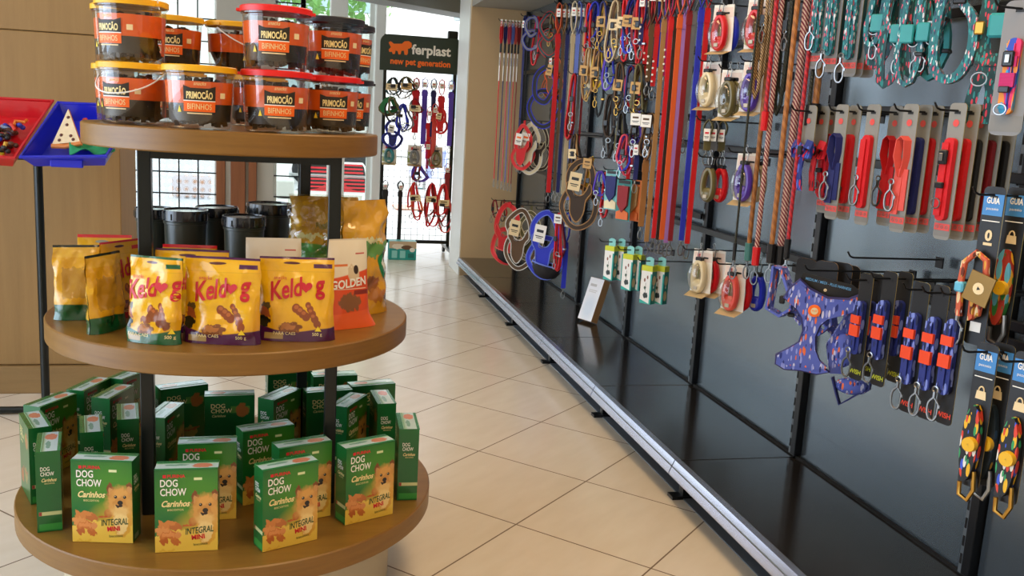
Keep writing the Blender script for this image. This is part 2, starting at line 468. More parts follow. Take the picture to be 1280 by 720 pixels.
# hexagonal privacy film on the lower half of the first window
tf = NT('hex_film'); tf.bsdf.inputs['Roughness'].default_value = .8
vo = tf.node('ShaderNodeTexVoronoi'); vo.inputs['Scale'].default_value = 14; vo.inputs['Randomness'].default_value = .15
tf.link(tf.node('ShaderNodeTexCoord').outputs['Object'], vo.inputs['Vector'])
ff = tf.node('ShaderNodeMapRange'); tf.link(vo.outputs['Distance'], ff.inputs[0]); ff.inputs[1].default_value = .25; ff.inputs[2].default_value = .5
trn = tf.node('ShaderNodeBsdfTransparent'); tl = tf.node('ShaderNodeBsdfTranslucent'); tl.inputs[0].default_value = lin('d4d2dc')
mx = tf.node('ShaderNodeMixShader'); tf.link(tf.math('MULTIPLY', ff.outputs[0], .5), mx.inputs[0]); tf.link(trn.outputs[0], mx.inputs[1]); tf.link(tl.outputs[0], mx.inputs[2]); tf.link(mx.outputs[0], tf.out.inputs[0])
S('window_5', MB().box(((xg(150)+xg(272))/2, YG+.03, .8), (xg(272)-xg(150)-.06, .004, 1.3), tf.m))
cols = MB()
for p0, p1, mt in ((272, 283, M_brownf), (283, 290, M_frame), (290, 308, M_brownf), (308, 312, M_greyc), (312, 322, M_brownf), (322, 343, M_greyc)):
    cols.box(((xg(p0)+xg(p1))/2, YG-.05-(.05 if mt is M_brownf else 0), .85), (xg(p1)-xg(p0), .14, 1.7), mt, bev=.004)
cols.box(((xg(272)+xg(343))/2, YG-.06, 2.3), (xg(343)-xg(272), .16, 1.2), M_greyc, bev=.004)
S('door_1', cols)
S('trim_2', MB().box((xg(420), YG-.12, 1.45), (.16, .16, 2.9), M_frame, bev=.01))
S('trim_3', MB().box((xg(471), YG-.1, 1.45), (.10, .12, 2.9), M_frame, bev=.01))
w6 = MB()
for k in range(5): w6.box((-3.35+(xg(150)+3.35)*k/4, YG, 1.45), (.06, .06, 2.9), M_frame)
w6.box(((-3.4+xg(150))/2, YG, .05), (xg(150)+3.4, .06, .1), M_frame); w6.box(((-3.4+xg(150))/2, YG, 2.87), (xg(150)+3.4, .06, .06), M_frame)
S('window_6', w6)
S('wall_front_right', MB().box(((1.9+xg(600))/2, YG, 1.45), (1.9-xg(600)+.2, .12, 2.9), M_walls))
S('trim_4', MB().box(((xg(471)+xg(600))/2, YG, 2.8), (xg(600)-xg(471), .1, .2), M_frame))

# ------------------------------------------------------------------ street outside
M_pave = mat('pavement', 'c9c6c0', .8, 0, .05)
S('ground', MB().quad([(-14, 9.4, -.02), (16, 9.4, -.02), (16, 40, -.02), (-14, 40, -.02)], M_pave))
def outbox(name, label, cat, p0, p1, py0, py1, Y, depth, mt, extra=None):
    a = at(p0, py1, Y=Y); b = at(p1, py0, Y=Y)
    t = T(name, label, cat, ((a.x+b.x)/2, Y, max(0, a.z)))
    w, h = b.x-a.x, b.z-max(0, a.z)
    O('body', MB().box((0, depth/2, h/2), (w, depth, h), mt, bev=.02), t)
    if extra: extra(t, w, h)
    return t
def fac(t, w, h):
    for i in range(5):
        for j in range(2):
            wnd = MB(); x = -w/2+w*(i+.5)/5; z = h*(.28+.42*j)
            wnd.box((x, -.03, z), (w*.11, .06, h*.2), mat('facade_window', '9fb0b5', .2))
            f = O('window', wnd, t)
            O('sill', MB().box((x, -.06, z-h*.11), (w*.13, .12, .08), M_white), f)
    O('cornice', MB().box((0, -.1, h), (w, .3, .25), M_white), t)
b = T('building', 'pale building with windows across the street outside', 'building', (0.5, 27, 0))
O('body', MB().box((0, 2, 3.2), (26, 4, 6.4), mat('facade_white', 'e6e4de', .8)), b); fac(b, 26, 6.4)
# red vehicle with a ribbed side seen through the front window
YV = 15.0
va, vb_ = at(372, 246, Y=YV), at(466, 203, Y=YV)
v = T('red_van', 'red vehicle with ribbed side panels parked outside the window', 'vehicle', ((va.x+vb_.x)/2, YV, 0))
VW = vb_.x-va.x; z0, z1 = va.z, vb_.z
M_red = mat('van_red', 'e01f2c', .3, 0, .03, coat=.5)
def sidepoly(o=0): return [(-VW/2+o, z0+o), (VW/2-o, z0+o), (VW/2-o, z0+.18*(z1-z0)), (VW/2-.09-o, z1-.05-o), (VW/2-.13-o, z1-o), (-VW/2+.0+o, z1-o)]
O('body', MB().poly(sidepoly(), 0, 1.6, M_red), v)
rb = MB()
for k in range(9):
    zz = z0+(z1-z0)*(.1+.1*k); xe_ = VW/2-.06-.09*max(0, (zz-z0)/(z1-z0)-.2)
    rb.box((0, -.02, zz), (xe_*2-.08, .04, (z1-z0)*.045), mat('van_red_dark', 'c81a28', .4))
O('ribs', rb, v, label='darker red horizontal ribs')
O('edge_trim', MB().tube([(p[0], -.03, p[1]) for p in sidepoly(.03)], .018, M_white, closed=True), v, label='white edging')
O('chassis', MB().box((0, .8, z0/2+.12), (VW*.95, 1.4, z0-.24), mat('underbody', 'b8b8b8', .6)), v)
for sx in (-1, 1):
    O('wheel', MB().lathe([(.001, -.1), (.2, -.1), (.3, -.08), (.3, .08), (.2, .1), (.001, .1)], M_blackp, 20, tr(sx*VW*.32, .08, .3) @ rot(90)), v)
# tree outside, up behind the window
tx = at(405, 25, Y=17)
tree = T('street_tree', 'green leafy tree outside beyond the upper front window', 'tree', (tx.x, 17, 0))
O('trunk', MB().tube([(0, 0, 0), (.05, 0, 1.4), (-.05, .1, 2.8)], .12, mat('bark', '6a5442', .9), 8, taper=[1.2, .9, .5]), tree)
cr = MB(); rnd = random.Random(3); M_leaf = mat('leaves', '6d9a4c', .7, 0, .3, vscale=3)
for i in range(900):
    d = Vector((rnd.gauss(0, 1), rnd.gauss(0, 1), rnd.gauss(0, 1))).normalized()*rnd.uniform(.5, 1); p = Vector((d.x*1.5, d.y*1.3, 3.5+d.z*1.0))
    q = rot(rnd.uniform(0, 180), rnd.uniform(0, 180), rnd.uniform(0, 180)); s_ = rnd.uniform(.06, .13)
    cr.add([(-s_, 0, 0), (0, -s_*.5, 0), (s_, 0, 0), (0, s_*.5, 0)], [(0, 1, 2, 3)], M_leaf, tr(*p) @ q)
O('crown', cr, tree)
def door_ex(t, w, h):
    O('handle', MB().box((w*.35, -.05, h*.45), (.04, .08, .3), M_steel), t)
outbox('shop_door', 'teal door panel across the street, seen through the wire display rack', 'door', 512, 532, 236, 276, 16, .12, mat('door_teal', '2c7c7c', .5), door_ex)
outbox('planter_box', 'pale terracotta planter box outside behind the rack', 'planter', 497, 530, 270, 300, 12.5, .5, mat('terracotta', 'd9a68f', .8))
a, b = at(515, 222, Y=14.5), at(560, 188, Y=14.5)
ms = T('market_stall', 'blue and white patterned stand outside behind the rack', 'stall', ((a.x+b.x)/2, 14.5, 0))
O('body', MB().box((0, .25, (a.z+b.z)/2), (b.x-a.x, .5, b.z-a.z), confetti('awning', 'cdd3ee', ['8f9bd8'], 8, .4), bev=.02), ms)
for sx in (-1, 1):
    for sy in (.04, .46): O('leg', MB().tube([(sx*(b.x-a.x)*.46, sy, 0), (sx*(b.x-a.x)*.46, sy, a.z)], .02, M_greyc, 8), ms)
outbox('garden_wall', 'low brick-brown wall outside behind the hanging bags', 'wall', 215, 262, 222, 275, 13, .3, mat('brick_pale', 'b98a72', .8, 0, .2, vscale=4))
outbox('street_bin', 'light grey cabinet outside, left of the red vehicle', 'cabinet', 345, 368, 226, 252, 13.5, .5, M_greyc)

# ------------------------------------------------------------------ shelving on the right
bayname = ['at the far end', 'second from the far end', 'third from the far end', 'with the leaning white carton', 'below the long straps', 'below the rope leads', 'below the blue dog harness', 'nearest the camera']
zj = at(830, 421, X=XB).z
for i in range(-1, 7):
    ya, yb = Y0-i*.9, Y0-(i+1)*.9; ym = (ya+yb)/2; nm = bayname[i+1]
    t = T('base_shelf', 'glossy black base shelf %s of the long wall display' % nm, 'shelf', (XF, ym, 0), group='base shelves')
    O('deck', MB().box(((XB-XF)/2+.012, 0, ZS-.014), (XB-XF-.024, .896, .028), M_deck, bev=.002).box((XB-XF-.004, 0, ZS+.003), (.010, .89, .008), M_slot), t)
    pr = MB(); pr.add([(.0, -.447, ZS+.002), (.022, -.447, ZS+.002), (.022, -.447, ZS-.05), (-.018, -.447, ZS-.048), (-.018, -.447, ZS-.04),
                       (.0, .447, ZS+.002), (.022, .447, ZS+.002), (.022, .447, ZS-.05), (-.018, .447, ZS-.048), (-.018, .447, ZS-.04)],
                      [(0, 1, 6, 5), (1, 2, 7, 6), (2, 3, 8, 7), (3, 4, 9, 8), (4, 0, 5, 9), (4, 3, 2, 1, 0), (5, 6, 7, 8, 9)], M_alu)
    pr.box((-.0095, 0, ZS-.019), (.003, .89, .004), M_upr, rot())
    O('price_rail', pr, t, label='brushed metal price rail along the front edge')
    ft = MB(); ft.box((.06, -.425, .055), (.03, .035, .11), M_blackm); ft.box((.05, -.425, .006), (.09, .045, .012), M_blackm); ft.box((.25, -.425, .09), (.40, .03, .05), M_blackm)
    O('foot', ft, t)
    bp = T('back_panel', 'dark slate metal back panel %s of the wall display' % nm, 'panel', (XB, ym, ZS), group='back panels')
    for a, c in ((-.12, zj-ZS), (zj-ZS+.0008, .95), (.9508, 1.94)):
        O('panel_sheet', MB().box((.012, 0, (a+c)/2), (.016, .86, c-a), M_panel), bp)
for i in range(-1, 8):
    ya = Y0-i*.9
    nm = ['against the beige end wall', 'behind the far left leads', 'behind the far harnesses', 'behind the boxed toy bags', 'behind the striped collars', 'beside the cream winder leads', 'left of the blue dog harness', 'right of the orange-banded collars', 'nearest the camera'][i+1]
    u = MB(); u.box((-.004, 0, .985), (.034, .03, 1.93), M_blackm, bev=.002); u.box((-.008, .021, .985), (.022, .012, 1.93), M_upr)
    for k in range(38): u.box((-.0195, .021, .06+.05*k), (.002, .007, .028), M_slot)
    O('upright_post', u, None, 'black slotted steel upright %s' % nm, 'post', 'slotted uprights', (XB, ya, ZS-.01))

# ------------------------------------------------------------------ round display table
TC = Vector((-.149, 2.51, 0)); ZB, ZM, ZT = .278, .741, 1.214; RB, RM, RT = .527, .448, .357; TH = .052
M_tier = wood_mat('tier_wood', '76531f', '886327', .34, (1, 12, 12), 3)
M_rim = wood_mat('tier_rim', '78521c', '8a6226', .38, (2, 2, 30), 3)
stand = T('display_table', 'three-tier round wooden display table on black posts', 'display table', TC)
def tier(name, R, z):
    m = MB(); m.lathe([(R-.003, z), (R, z-.003), (R, z-TH+.003), (R-.003, z-TH)], M_rim, 96)
    m.disc(R-.003, z, M_tier, 96); m.disc(R-.003, z-TH, M_tier, 96)
    return O(name, m, stand)
tier('bottom_tier', RB, ZB); tier('middle_tier', RM, ZM); tier('top_tier', RT, ZT)
O('plinth', MB().lathe([(.40, 0), (.42, .004), (.42, ZB-TH)], mat('plinth_beige', 'cbbd9f', .6), 64), stand, label='pale beige drum base')
posts = [Vector((-.335, 2.30, 0)), Vector((.095, 2.33, 0)), Vector((.028, 2.72, 0)), Vector((-.39, 2.69, 0))]
M_post = mat('post_black', '0f1512', .3, .2, .05)
for k, p in enumerate(posts):
    q = p-TC
    O('post', MB().box((q.x, q.y, (ZB+ZM-TH)/2), (.03, .03, ZM-TH-ZB), M_post, bev=.002), stand)
    O('post', MB().box((q.x, q.y, (ZM+ZT-TH)/2), (.03, .03, ZT-TH-ZM), M_post, bev=.002), stand)
for a, c in ((0, 1), (1, 2), (2, 3), (3, 0)):
    pa, pc = posts[a]-TC, posts[c]-TC; d = (pc-pa); m = (pa+pc)/2
    for z in (ZT-TH-.011, ZM-TH-.011):
        O('crossbar', MB().box((0, 0, 0), (d.length, .028, .02), M_post, tr(m.x, m.y, z) @ rot(0, 0, math.degrees(math.atan2(d.y, d.x)))), stand)
# ------------------------------------------------------------------ dog treat boxes
BW, BD, BH = .134, .052, .195
G1, G2 = '0a6a2c', '2f9a3a'
front_layers = [
 ('rs', .0, 1.2, -.2, 1.2, '0a6428'), ('es', .68, .58, .62, .42, '3f8420'), ('es', .15, .25, .30, .30, '0b6a2a'),
 ('es', .80, .12, .48, .30, 'd8a830'), ('wn', .20, .03, 7, 0, .12, 'e6bf4a'),
 ('en', .83, .33, .17, .26, 'd9a03a'), ('en', .80, .27, .12, .16, 'efcf86'), ('e', .60, .36, .07, .055, 'b5702c'),
 ('en', .635, .655, .055, .09, '7d4319'), ('en', .955, .665, .055, .09, '7d4319'), ('en', .64, .64, .03, .05, 'c08a58'), ('en', .95, .65, .03, .05, 'c08a58'),
 ('en', .80, .53, .20, .15, 'a9641f'), ('ens', .80, .62, .15, .08, 'd9a050'), ('ens', .66, .48, .09, .12, 'd39a4a'), ('ens', .94, .48, .09, .12, 'd39a4a'), ('en', .80, .46, .12, .08, 'c88c3e'), ('ens', .80, .40, .12, .06, 'e4bb70'),
 ('e', .725, .565, .026, .019, '140d08'), ('e', .875, .565, .026, .019, '140d08'), ('e', .80, .495, .045, .028, '100b09'), ('en', .80, .455, .07, .022, '2a150b'), ('e', .718, .571, .007, .005, 'e8e0d0'), ('e', .868, .571, .007, .005, 'e8e0d0'),
 ('en', .20, .33, .15, .055, 'cd7f3a'), ('en', .34, .30, .10, .045, 'b9682b'), ('en', .12, .26, .12, .05, 'd98f4a'),
 ('en', .22, .20, .15, .055, 'c9732f'), ('en', .13, .13, .07, .045, 'b9602a'), ('en', .33, .12, .08, .05, 'c06a30'), ('en', .36, .20, .05, .03, 'd88c4c'),
 ('en', .21, .21, .10, .03, 'dc8d4a'), ('rn', .06, .30, .0, .03, 'dcae3a'), ('r', .62, .75, .865, .895, 'dfe6b0')]
M_bfront = layers('box_front', G1, front_layers, .33, coat=.25)
M_bside = layers('box_side', G1, [('rs', -.2, 1.2, -.2, 1.2, '096028'), ('r', .08, 1, .205, .25, 'c7c98e'), ('r', .08, .2, .205, .25, '9a2f2a'), ('r', .08, 1, .02, .10, '2f8f3c')], .33, coat=.25)
M_bside2 = layers('box_side_barcode', G1, [('rs', -.2, 1.2, -.2, 1.2, '096028')] + [('r', .25+.05*k, .275+.05*k, .02, .08, 'd8d4b8') for k in range(10)], .33, coat=.25)
M_bback = layers('box_back', '0c5a26', [('rs', -.2, 1.2, -.2, 1.2, '0b5e28'), ('r', .52, .9, .74, .84, '5a8f3a'), ('en', .75, .78, .14, .09, 'a5622c'), ('en', .22, .22, .12, .10, 'a0521f'), ('en', .60, .30, .15, .10, '8a7a3a'), ('rn', .3, .8, .33, .36, '8f4a22')], .33, coat=.25)
M_btop = layers('box_top', 'a8d2b0', [('rs', -.1, 1.1, .0, .62, 'c6dfe0'), ('r', 0, 1, .78, 1, '0f7a34'), ('r', 0, 1, 0, .12, '2c8c4c'), ('en', .74, .42, .16, .26, 'd98a6a'), ('en', .34, .5, .2, .1, '7fae9a')], .2, coat=.6)  # soft pale blue patch is glare put into the colour, among the print
M_bgreen = mat('box_green', '0a6a2c', .33, 0, .05, coat=.25)
M_script = mat('ink_cream', 'f0dc9a', .5, 0, 0); M_grn = mat('ink_green', '1c4a28', .5, 0, 0)
def treat_box():
    m = MB(); w, d, h = BW/2, BD/2, BH
    m.quad([(-w, -d, 0), (w, -d, 0), (w, -d, h), (-w, -d, h)], M_bfront)
    m.quad([(w, d, 0), (-w, d, 0), (-w, d, h), (w, d, h)], M_bback)
    m.quad([(-w, d, 0), (-w, -d, 0), (-w, -d, h), (-w, d, h)], M_bside)
    m.quad([(w, -d, 0), (w, d, 0), (w, d, h), (w, -d, h)], M_bside2)
    m.quad([(-w, -d, h), (w, -d, h), (w, d, h), (-w, d, h)], M_btop)
    m.quad([(-w, d, 0), (w, d, 0), (w, -d, 0), (-w, -d, 0)], M_bgreen)
    m.box((0, -d-.0004, h-.001), (BW, .0012, .002), M_bgreen); m.box((0, .012, h+.0004), (BW*.98, .001, .001), M_bgreen)
    e = -d-.0008
    m.box((-.046, e, .179), (.007, .0006, .007), M_inkr)
    m.text('PURINA', -.040, .1755, .0075, M_inkr, e, al='l', bold=.03, w=.038)
    m.text('DOG', -.055, .155, .0165, M_inkw, e, al='l', bold=.015, w=.037)
    m.text('CHOW', -.055, .134, .0165, M_inkw, e, al='l', bold=.015, w=.055)
    m.text('Carinhos', -.054, .108, .014, M_script, e, al='l', bold=.03, slant=.3, w=.060)
    m.text('BISCOITOS', -.040, .098, .0045, M_script, e, al='l', bold=.0, w=.034)
    m.text('sabor', -.008, .060, .006, M_inkr, e, al='l', bold=.01, slant=.2)
    m.text('INTEGRAL', .002, .040, .015, M_grn, e, al='l', bold=.01, w=.060, slant=.15, M=tr(0, 0, 0) @ rot(0, -6, 0))
    m.text('MINI', .014, .026, .011, M_inkr, e, al='l', bold=.03, w=.028, M=rot(0, -6, 0))
    m.text('biscoitos', .016, .012, .006, M_grn, e, al='l', bold=.0, M=rot(0, -4, 0))
    for s_, Mx in ((-1, tr(-w, 0, 0) @ rot(0, 0, -90)), (1, tr(w, 0, 0) @ rot(0, 0, 90))):
        m.text('DOG', -.016, .148, .0095, M_inkw, -.0008, Mx, al='l', bold=.01, w=.019)
        m.text('CHOW', -.016, .136, .0095, M_inkw, -.0008, Mx, al='l', bold=.01, w=.028)
        m.text('Carinhos', -.015, .122, .008, M_script, -.0008, Mx, al='l', bold=.02, slant=.3, w=.031)
        m.text('BISCOITOS', -.008, .116, .003, M_script, -.0008, Mx, al='l', bold=0)
    Mb = tr(0, d, 0) @ rot(0, 0, 180)
    m.text('DOG', -.05, .16, .012, M_script, -.0008, Mb, al='l', bold=.01); m.text('CHOW', -.05, .146, .012, M_script, -.0008, Mb, al='l', bold=.01)
    m.text('Carinhos', -.048, .134, .007, M_script, -.0008, Mb, al='l', bold=.01, slant=.3)
    return m.mesh('treat_box', 0)
boxmesh = treat_box()
# (base pixel of the box centre, yaw in degrees, label)
BX = [
 ((134, 672), -10, 'leftmost of the four front green treat boxes, terrier print facing out'),
 ((235, 683), 0, 'green treat box second from left in the front row, beside the front left post'),
 ((357, 677), 24, 'front green treat box nearest the viewer in the middle, left narrow side showing'),
 ((455, 645), 25, 'rightmost of the four front green treat boxes, turned left at the tier edge'),
 ((260, 645), 2, 'green treat box directly behind the second front box, only its upper part showing'),
 ((331, 622), 22, 'tall green treat box standing behind the front middle box, left side dark'),
 ((376, 646), 21, 'green treat box between the front middle box and the rightmost front box, half hidden'),
 ((64, 650), 101, 'narrow side of green treat box foremost at the left edge of bottom tier'),
 ((47, 617), 113, 'green treat box with pale long side, second from the left edge of bottom tier'),
 ((66, 586), 62, 'green treat box lying farthest left at the back, only its top and corner showing'),
 ((113, 562), 70, 'tall green treat box near the wall pole, narrow side outward, back left'),
 ((143, 573), 72, 'green treat box with bright top between the back left box and the front left post'),
 ((116, 622), 102, 'green treat box seen over the leftmost front box, narrow side outward'),
 ((163, 545), 64, 'green treat box farthest back on the left under the middle tier'),
 ((161, 603), 100, 'narrow green treat box just left of the front left post, half hidden by it'),
 ((207, 600), 76, 'green treat box with bright top just right of the front left post'),
 ((228, 562), 204, 'dark green treat box with its back outward right of the front left post, tall'),
 ((287, 574), 184, 'dark green treat box with its back outward, in the centre of the rear row'),
 ((349, 573), 56, 'green treat box turned cornerwise between the two right posts'),
 ((360, 538), 190, 'green treat box at the back behind the cornerwise one, only its top left showing'),
 ((408, 566), 192, 'green treat box behind the front right post, turned slightly'),
 ((416, 543), 188, 'green treat box farthest back to the right of the right posts'),
 ((434, 582), 62, 'green treat box behind the rightmost front box with bright sloping top'),
 ((462, 556), 194, 'green treat box at the back right edge, front partly covered by a narrow one'),
 ((476, 577), 95, 'narrow green treat box in front of the back right box'),
 ((506, 613), 88, 'lone narrow green treat box standing at the far right edge of bottom tier'),
]
for (px, py), yaw, lb in BX:
    P = at(px, py, Z=ZB); O('treat_box', boxmesh, None, lb, 'treat box', 'green dog treat boxes on the bottom tier', (P.x, P.y, ZB+.0008), yaw)

# ------------------------------------------------------------------ pouches on the middle tier
def pouch(key, w, h, d, mf, mb_, prints=None, top=.0, seed=0, lean=0, crumple=.004, flare=.06):
    def fn():
        m = MB(); nu, nv = 22, 26
        def T_(u, v):
            a = abs(2*u-1)
            return (d/2)*(1-a**3.0)**.6 * (max(0, 1-v**1.7))**.8 + .0009
        def pt(u, v, s):
            narrow = 1-.04*math.sin(PI*min(1, v*1.2))+flare*(.5-v)+(flare*.9 if flare > .1 else 0)*max(0, .14-v)/.14
            x = (u-.5)*w*narrow; z = v*h
            y = s*T_(u, v)
            n = noise.noise(Vector((x*22+seed, z*22, s*3+seed)))*crumple + noise.noise(Vector((x*60+seed, z*60, s*3)))*crumple*.4
            y += n*min(1, 6*v)*min(1, 8*(1-v)+.15)*(1 if s < 0 else -1)*-1 if T_(u, v) > .003 else n*.3
            x += .5*crumple*noise.noise(Vector((0, z*25, seed)))*abs(2*u-1)
            return Vector((x, y+lean*z, z))
        for s, mm in ((-1, mf), (1, mb_)):
            vs = [pt(i/nu, j/nv, s) for j in range(nv+1) for i in range(nu+1)]; fs = []; uv = []
            for j in range(nv):
                for i in range(nu):
                    a = j*(nu+1)+i; q = (a, a+1, a+nu+2, a+nu+1); u4 = [(i/nu, j/nv), ((i+1)/nu, j/nv), ((i+1)/nu, (j+1)/nv), (i/nu, (j+1)/nv)]
                    if s > 0: q = q[::-1]; u4 = [(1-a_, b_) for a_, b_ in u4[::-1]]
                    fs.append(q); uv.append(u4)
            m.add(vs, fs, mm, None, uv)
        for i in range(nu):
            a, b_, c, e = pt(i/nu, 0, -1), pt((i+1)/nu, 0, -1), pt((i+1)/nu, 0, 1), pt(i/nu, 0, 1)
            m.add([a, e, c, b_], [(0, 1, 2, 3)], mb_)
        def warp(x, y, z):
            p = pt(min(1, max(0, x/w+.5)), min(1, max(0, z/h)), -1); return (p.x, p.y-.0026+y, z)
        if prints: prints(m, warp)
        return m.mesh(key, 60)
    return cached(key, fn)
def kel_layers(dark, edge):
    L = [('es', .5, .6, .6, .5, 'eab416'), ('w', .17, .035, 5.0, 2.6, -.04, dark), ('en', .42, .17, .16, .055, '7d4418'), ('en', .40, .185, .11, .028, 'b06c2c')]
    for i, (x, y, r) in enumerate(((.50, .40, .055), (.545, .37, .055), (.59, .335, .055), (.635, .30, .055), (.66, .44, .038), (.69, .39, .045), (.72, .33, .05), (.75, .27, .052), (.78, .21, .05))):
        L.append(('e', x, y, r, r, '8f4419'))
    for x, y, r in ((.51, .405, .030), (.56, .370, .030), (.61, .335, .028), (.67, .42, .020), (.70, .365, .024), (.735, .30, .026)): L.append(('e', x-.008, y+.008, r, r*.8, 'b86428'))
    return L+[('en', .10, .42, .06, .05, '5a4a2a'), ('en', .09, .33, .07, .06, 'a0522a'), ('en', .08, .24, .07, .07, '1f2416'), ('r', .10, .34, .03, .10, 'a98c50'), ('er', .43, .93, .11, .016, '5a2a22'), ('r', .72, .97, .875, .925, edge), ('r', -.1, 1.1, .975, 1.1, edge),
            ('r', -.1, 1.1, .83, .834, 'c8961a')]
def kel_prints(dark):
    red = mat('logo_red', 'c8202c', .4, 0, 0)
    def f(m, wp):
        m.text('Keld', -.060, .094, .042, red, 0, al='l', bold=.022, w=.072, slant=.02, warp=lambda x, y, z: wp(x, y, z+.18*(x+.06)))
        m.text('g', .044, .112, .042, red, 0, al='l', bold=.03, w=.022, warp=wp)
        hp = [(.022+.0155*(math.sin(t)**3), .126+.0135*((13*math.cos(t)-5*math.cos(2*t)-2*math.cos(3*t)-math.cos(4*t))/16)) for t in [2*PI*i/20 for i in range(20)]]
        m.add([wp(x, 0, z) for x, z in hp], [tuple(range(20))], red)
        m.text('snacks', -.052, .142, .008, red, 0, al='l', bold=.0, warp=wp)
        m.text('500 g', .048, .014, .007, M_script, 0, al='c', bold=.0, warp=wp)
        m.text('PARA CAES', -.05, .016, .007, M_script, 0, al='l', bold=.0, warp=wp)
        tri = [(.043, .024), (.058, .024), (.0505, .036)]
        m.add([wp(x, -.0002, z) for x, z in tri], [(0, 1, 2)], mat('ink_yellow', 'f2d32a', .5, 0, 0))
    return f
kb = 'dc9a10'
M_kp = layers('pouch_purple', kb, kel_layers('4a1442', '4a1442'), .16, .7, .6, .005)
M_kg = layers('pouch_green', kb, kel_layers('14562c', '14562c') + [('en', .6, .32, .16, .07, '8a4a22'), ('en', .75, .24, .12, .05, '7a3c1c'), ('en', .42, .27, .1, .05, '93522a')], .16, .8, .6, .005)
M_kr = layers('pouch_red', kb, kel_layers('b0142a', 'd3202a'), .16, .7, .6, .005)
M_kgs = layers('pouch_green_back', 'd9a21e', [('w', .20, .02, 5, 0, 0, '12502a'), ('rn', .15, .85, .3, .7, 'b98a2a'), ('er', .4, .90, .1, .02, '9a9a8a'), ('r', -.1, 1.1, .97, 1.1, '1f2a22'), ('r', -.1, 1.1, .84, .97, 'e0b03a')], .14, .9, .6, .006)
M_krs = layers('pouch_red_back', 'e0a81e', [('w', .18, .02, 5, 0, 0, '9a1226'), ('rn', .15, .85, .3, .7, 'c48f2a'), ('er', .45, .91, .12, .02, '9a9a8a'), ('r', -.1, 1.1, .96, 1.1, 'd3202a')], .14, .9, .6, .006)
M_kps = layers('pouch_purple_back', 'e0a81e', [('w', .18, .02, 5, 0, 0, '4a1442'), ('rn', .15, .85, .3, .7, 'c48f2a'), ('r', -.1, 1.1, .97, 1.1, '4a1442')], .14, .9, .6, .006)
def put(name, mesh, label, cat, px, py, Z, yaw, group=None, rx=0):
    P = at(px, py, Z=Z); o = O(name, mesh, None, label, cat, group, (P.x, P.y, Z+.0006), yaw); o.rotation_euler.x = R_(rx); return o
KG = 'yellow dog snack pouches'
bp_ = pouch('pouch_p', .174, .192, .05, M_kp, M_kps, kel_prints('p'), seed=1, crumple=.008, lean=.06)
bp2 = pouch('pouch_p2', .172, .192, .045, M_kp, M_kps, kel_prints('p'), seed=5, crumple=.010, lean=.10)
bg_ = pouch('pouch_g', .128, .19, .05, M_kg, M_kgs, kel_prints('g'), seed=2, crumple=.009, lean=.08)
bgb = pouch('pouch_gb', .12, .178, .045, M_kgs, M_kgs, None, seed=3, crumple=.012, lean=.05)
brb = pouch('pouch_rb', .13, .19, .03, M_krs, M_krs, None, seed=4)
br_ = pouch('pouch_r', .13, .19, .04, M_kr, M_krs, kel_prints('r'), seed=9)
put('snack_pouch', bp2, 'yellow snack pouch with purple base, left of the two purple-based ones in front', 'snack pouch', 277, 428, ZM, -12, KG)
put('snack_pouch', bp_, 'yellow snack pouch with purple base, beside the white and orange pouch', 'snack pouch', 370, 424, ZM, -3, KG)
put('snack_pouch', bg_, 'yellow snack pouch with green base facing out by the front left post', 'snack pouch', 193, 427, ZM, -22, KG)
put('snack_pouch', bgb, 'yellow snack pouch with green base and dark top edge at the far left', 'snack pouch', 102, 398, ZM, 12, KG)
put('snack_pouch', bgb, 'yellow snack pouch with green base seen edge-on, second from the left', 'snack pouch', 134, 412, ZM, 62, KG)
put('snack_pouch', brb, 'yellow snack pouch with red top edge behind the far left pair', 'snack pouch', 133, 386, ZM, 4, KG)
put('snack_pouch', br_, 'yellow snack pouch with red top edge sloping up beside the front left post', 'snack pouch', 153, 396, ZM, 52, KG)
put('snack_pouch', brb, 'yellow snack pouch with red top edge standing behind the green-based front one', 'snack pouch', 238, 402, ZM, -4, KG)
put('snack_pouch', bp2, 'yellow snack pouch with purple top edge hidden behind the left purple-based one', 'snack pouch', 240, 414, ZM, -7, KG)
# white and orange pouches
gl = [('w', .56, .0, 1, 0, .10, 'e2531f'), ('w', .16, .0, 1, 0, .05, 'f0662c'), ('r', .08, .46, .70, .725, 'e07a3a'), ('r', .66, .9, .83, .845, 'c0433a'), ('en', .60, .62, .14, .09, 'd8c3a0'),
      ('e', .66, .66, .06, .05, '3a2c22'), ('en', .5, .30, .24, .10, '8a5a34'), ('r', .6, .95, .38, .43, '8a2f20'), ('r', .12, .9, .445, .452, 'f4ead0'), ('r', -.1, 1.1, .985, 1.1, 'd8cbb4')]
M_gold_f = layers('pouch_white', 'ece0c8', gl, .35, .2, .2)
M_gold_b = layers('pouch_white_back', 'ece0c8', [('r', .08, .5, .70, .73, 'e07a3a'), ('r', .7, .9, .86, .875, 'c0433a'), ('w', .16, 0, 1, 0, 0, 'f0662c')], .35, .2, .2)
def gp(m, wp): m.text('GOLDEN', -.052, .100, .020, M_inkw, 0, al='l', bold=.03, w=.098, warp=lambda x, y, z: wp(x, y, z+.10*(x+.05)))
gb = pouch('pouch_w', .118, .222, .045, M_gold_f, M_gold_b, gp, seed=11, crumple=.003, flare=.30)
put('snack_pouch', gb, 'white pouch with orange lower half right of the yellow ones', 'snack pouch', 432, 409, ZM, 24, None)
gb2 = pouch('pouch_w2', .135, .215, .04, M_gold_b, M_gold_b, None, seed=12, crumple=.002)
put('snack_pouch', gb2, 'white pouch with small orange line behind the right purple-based pouch, only its top showing', 'snack pouch', 341, 405, ZM, 2, None)
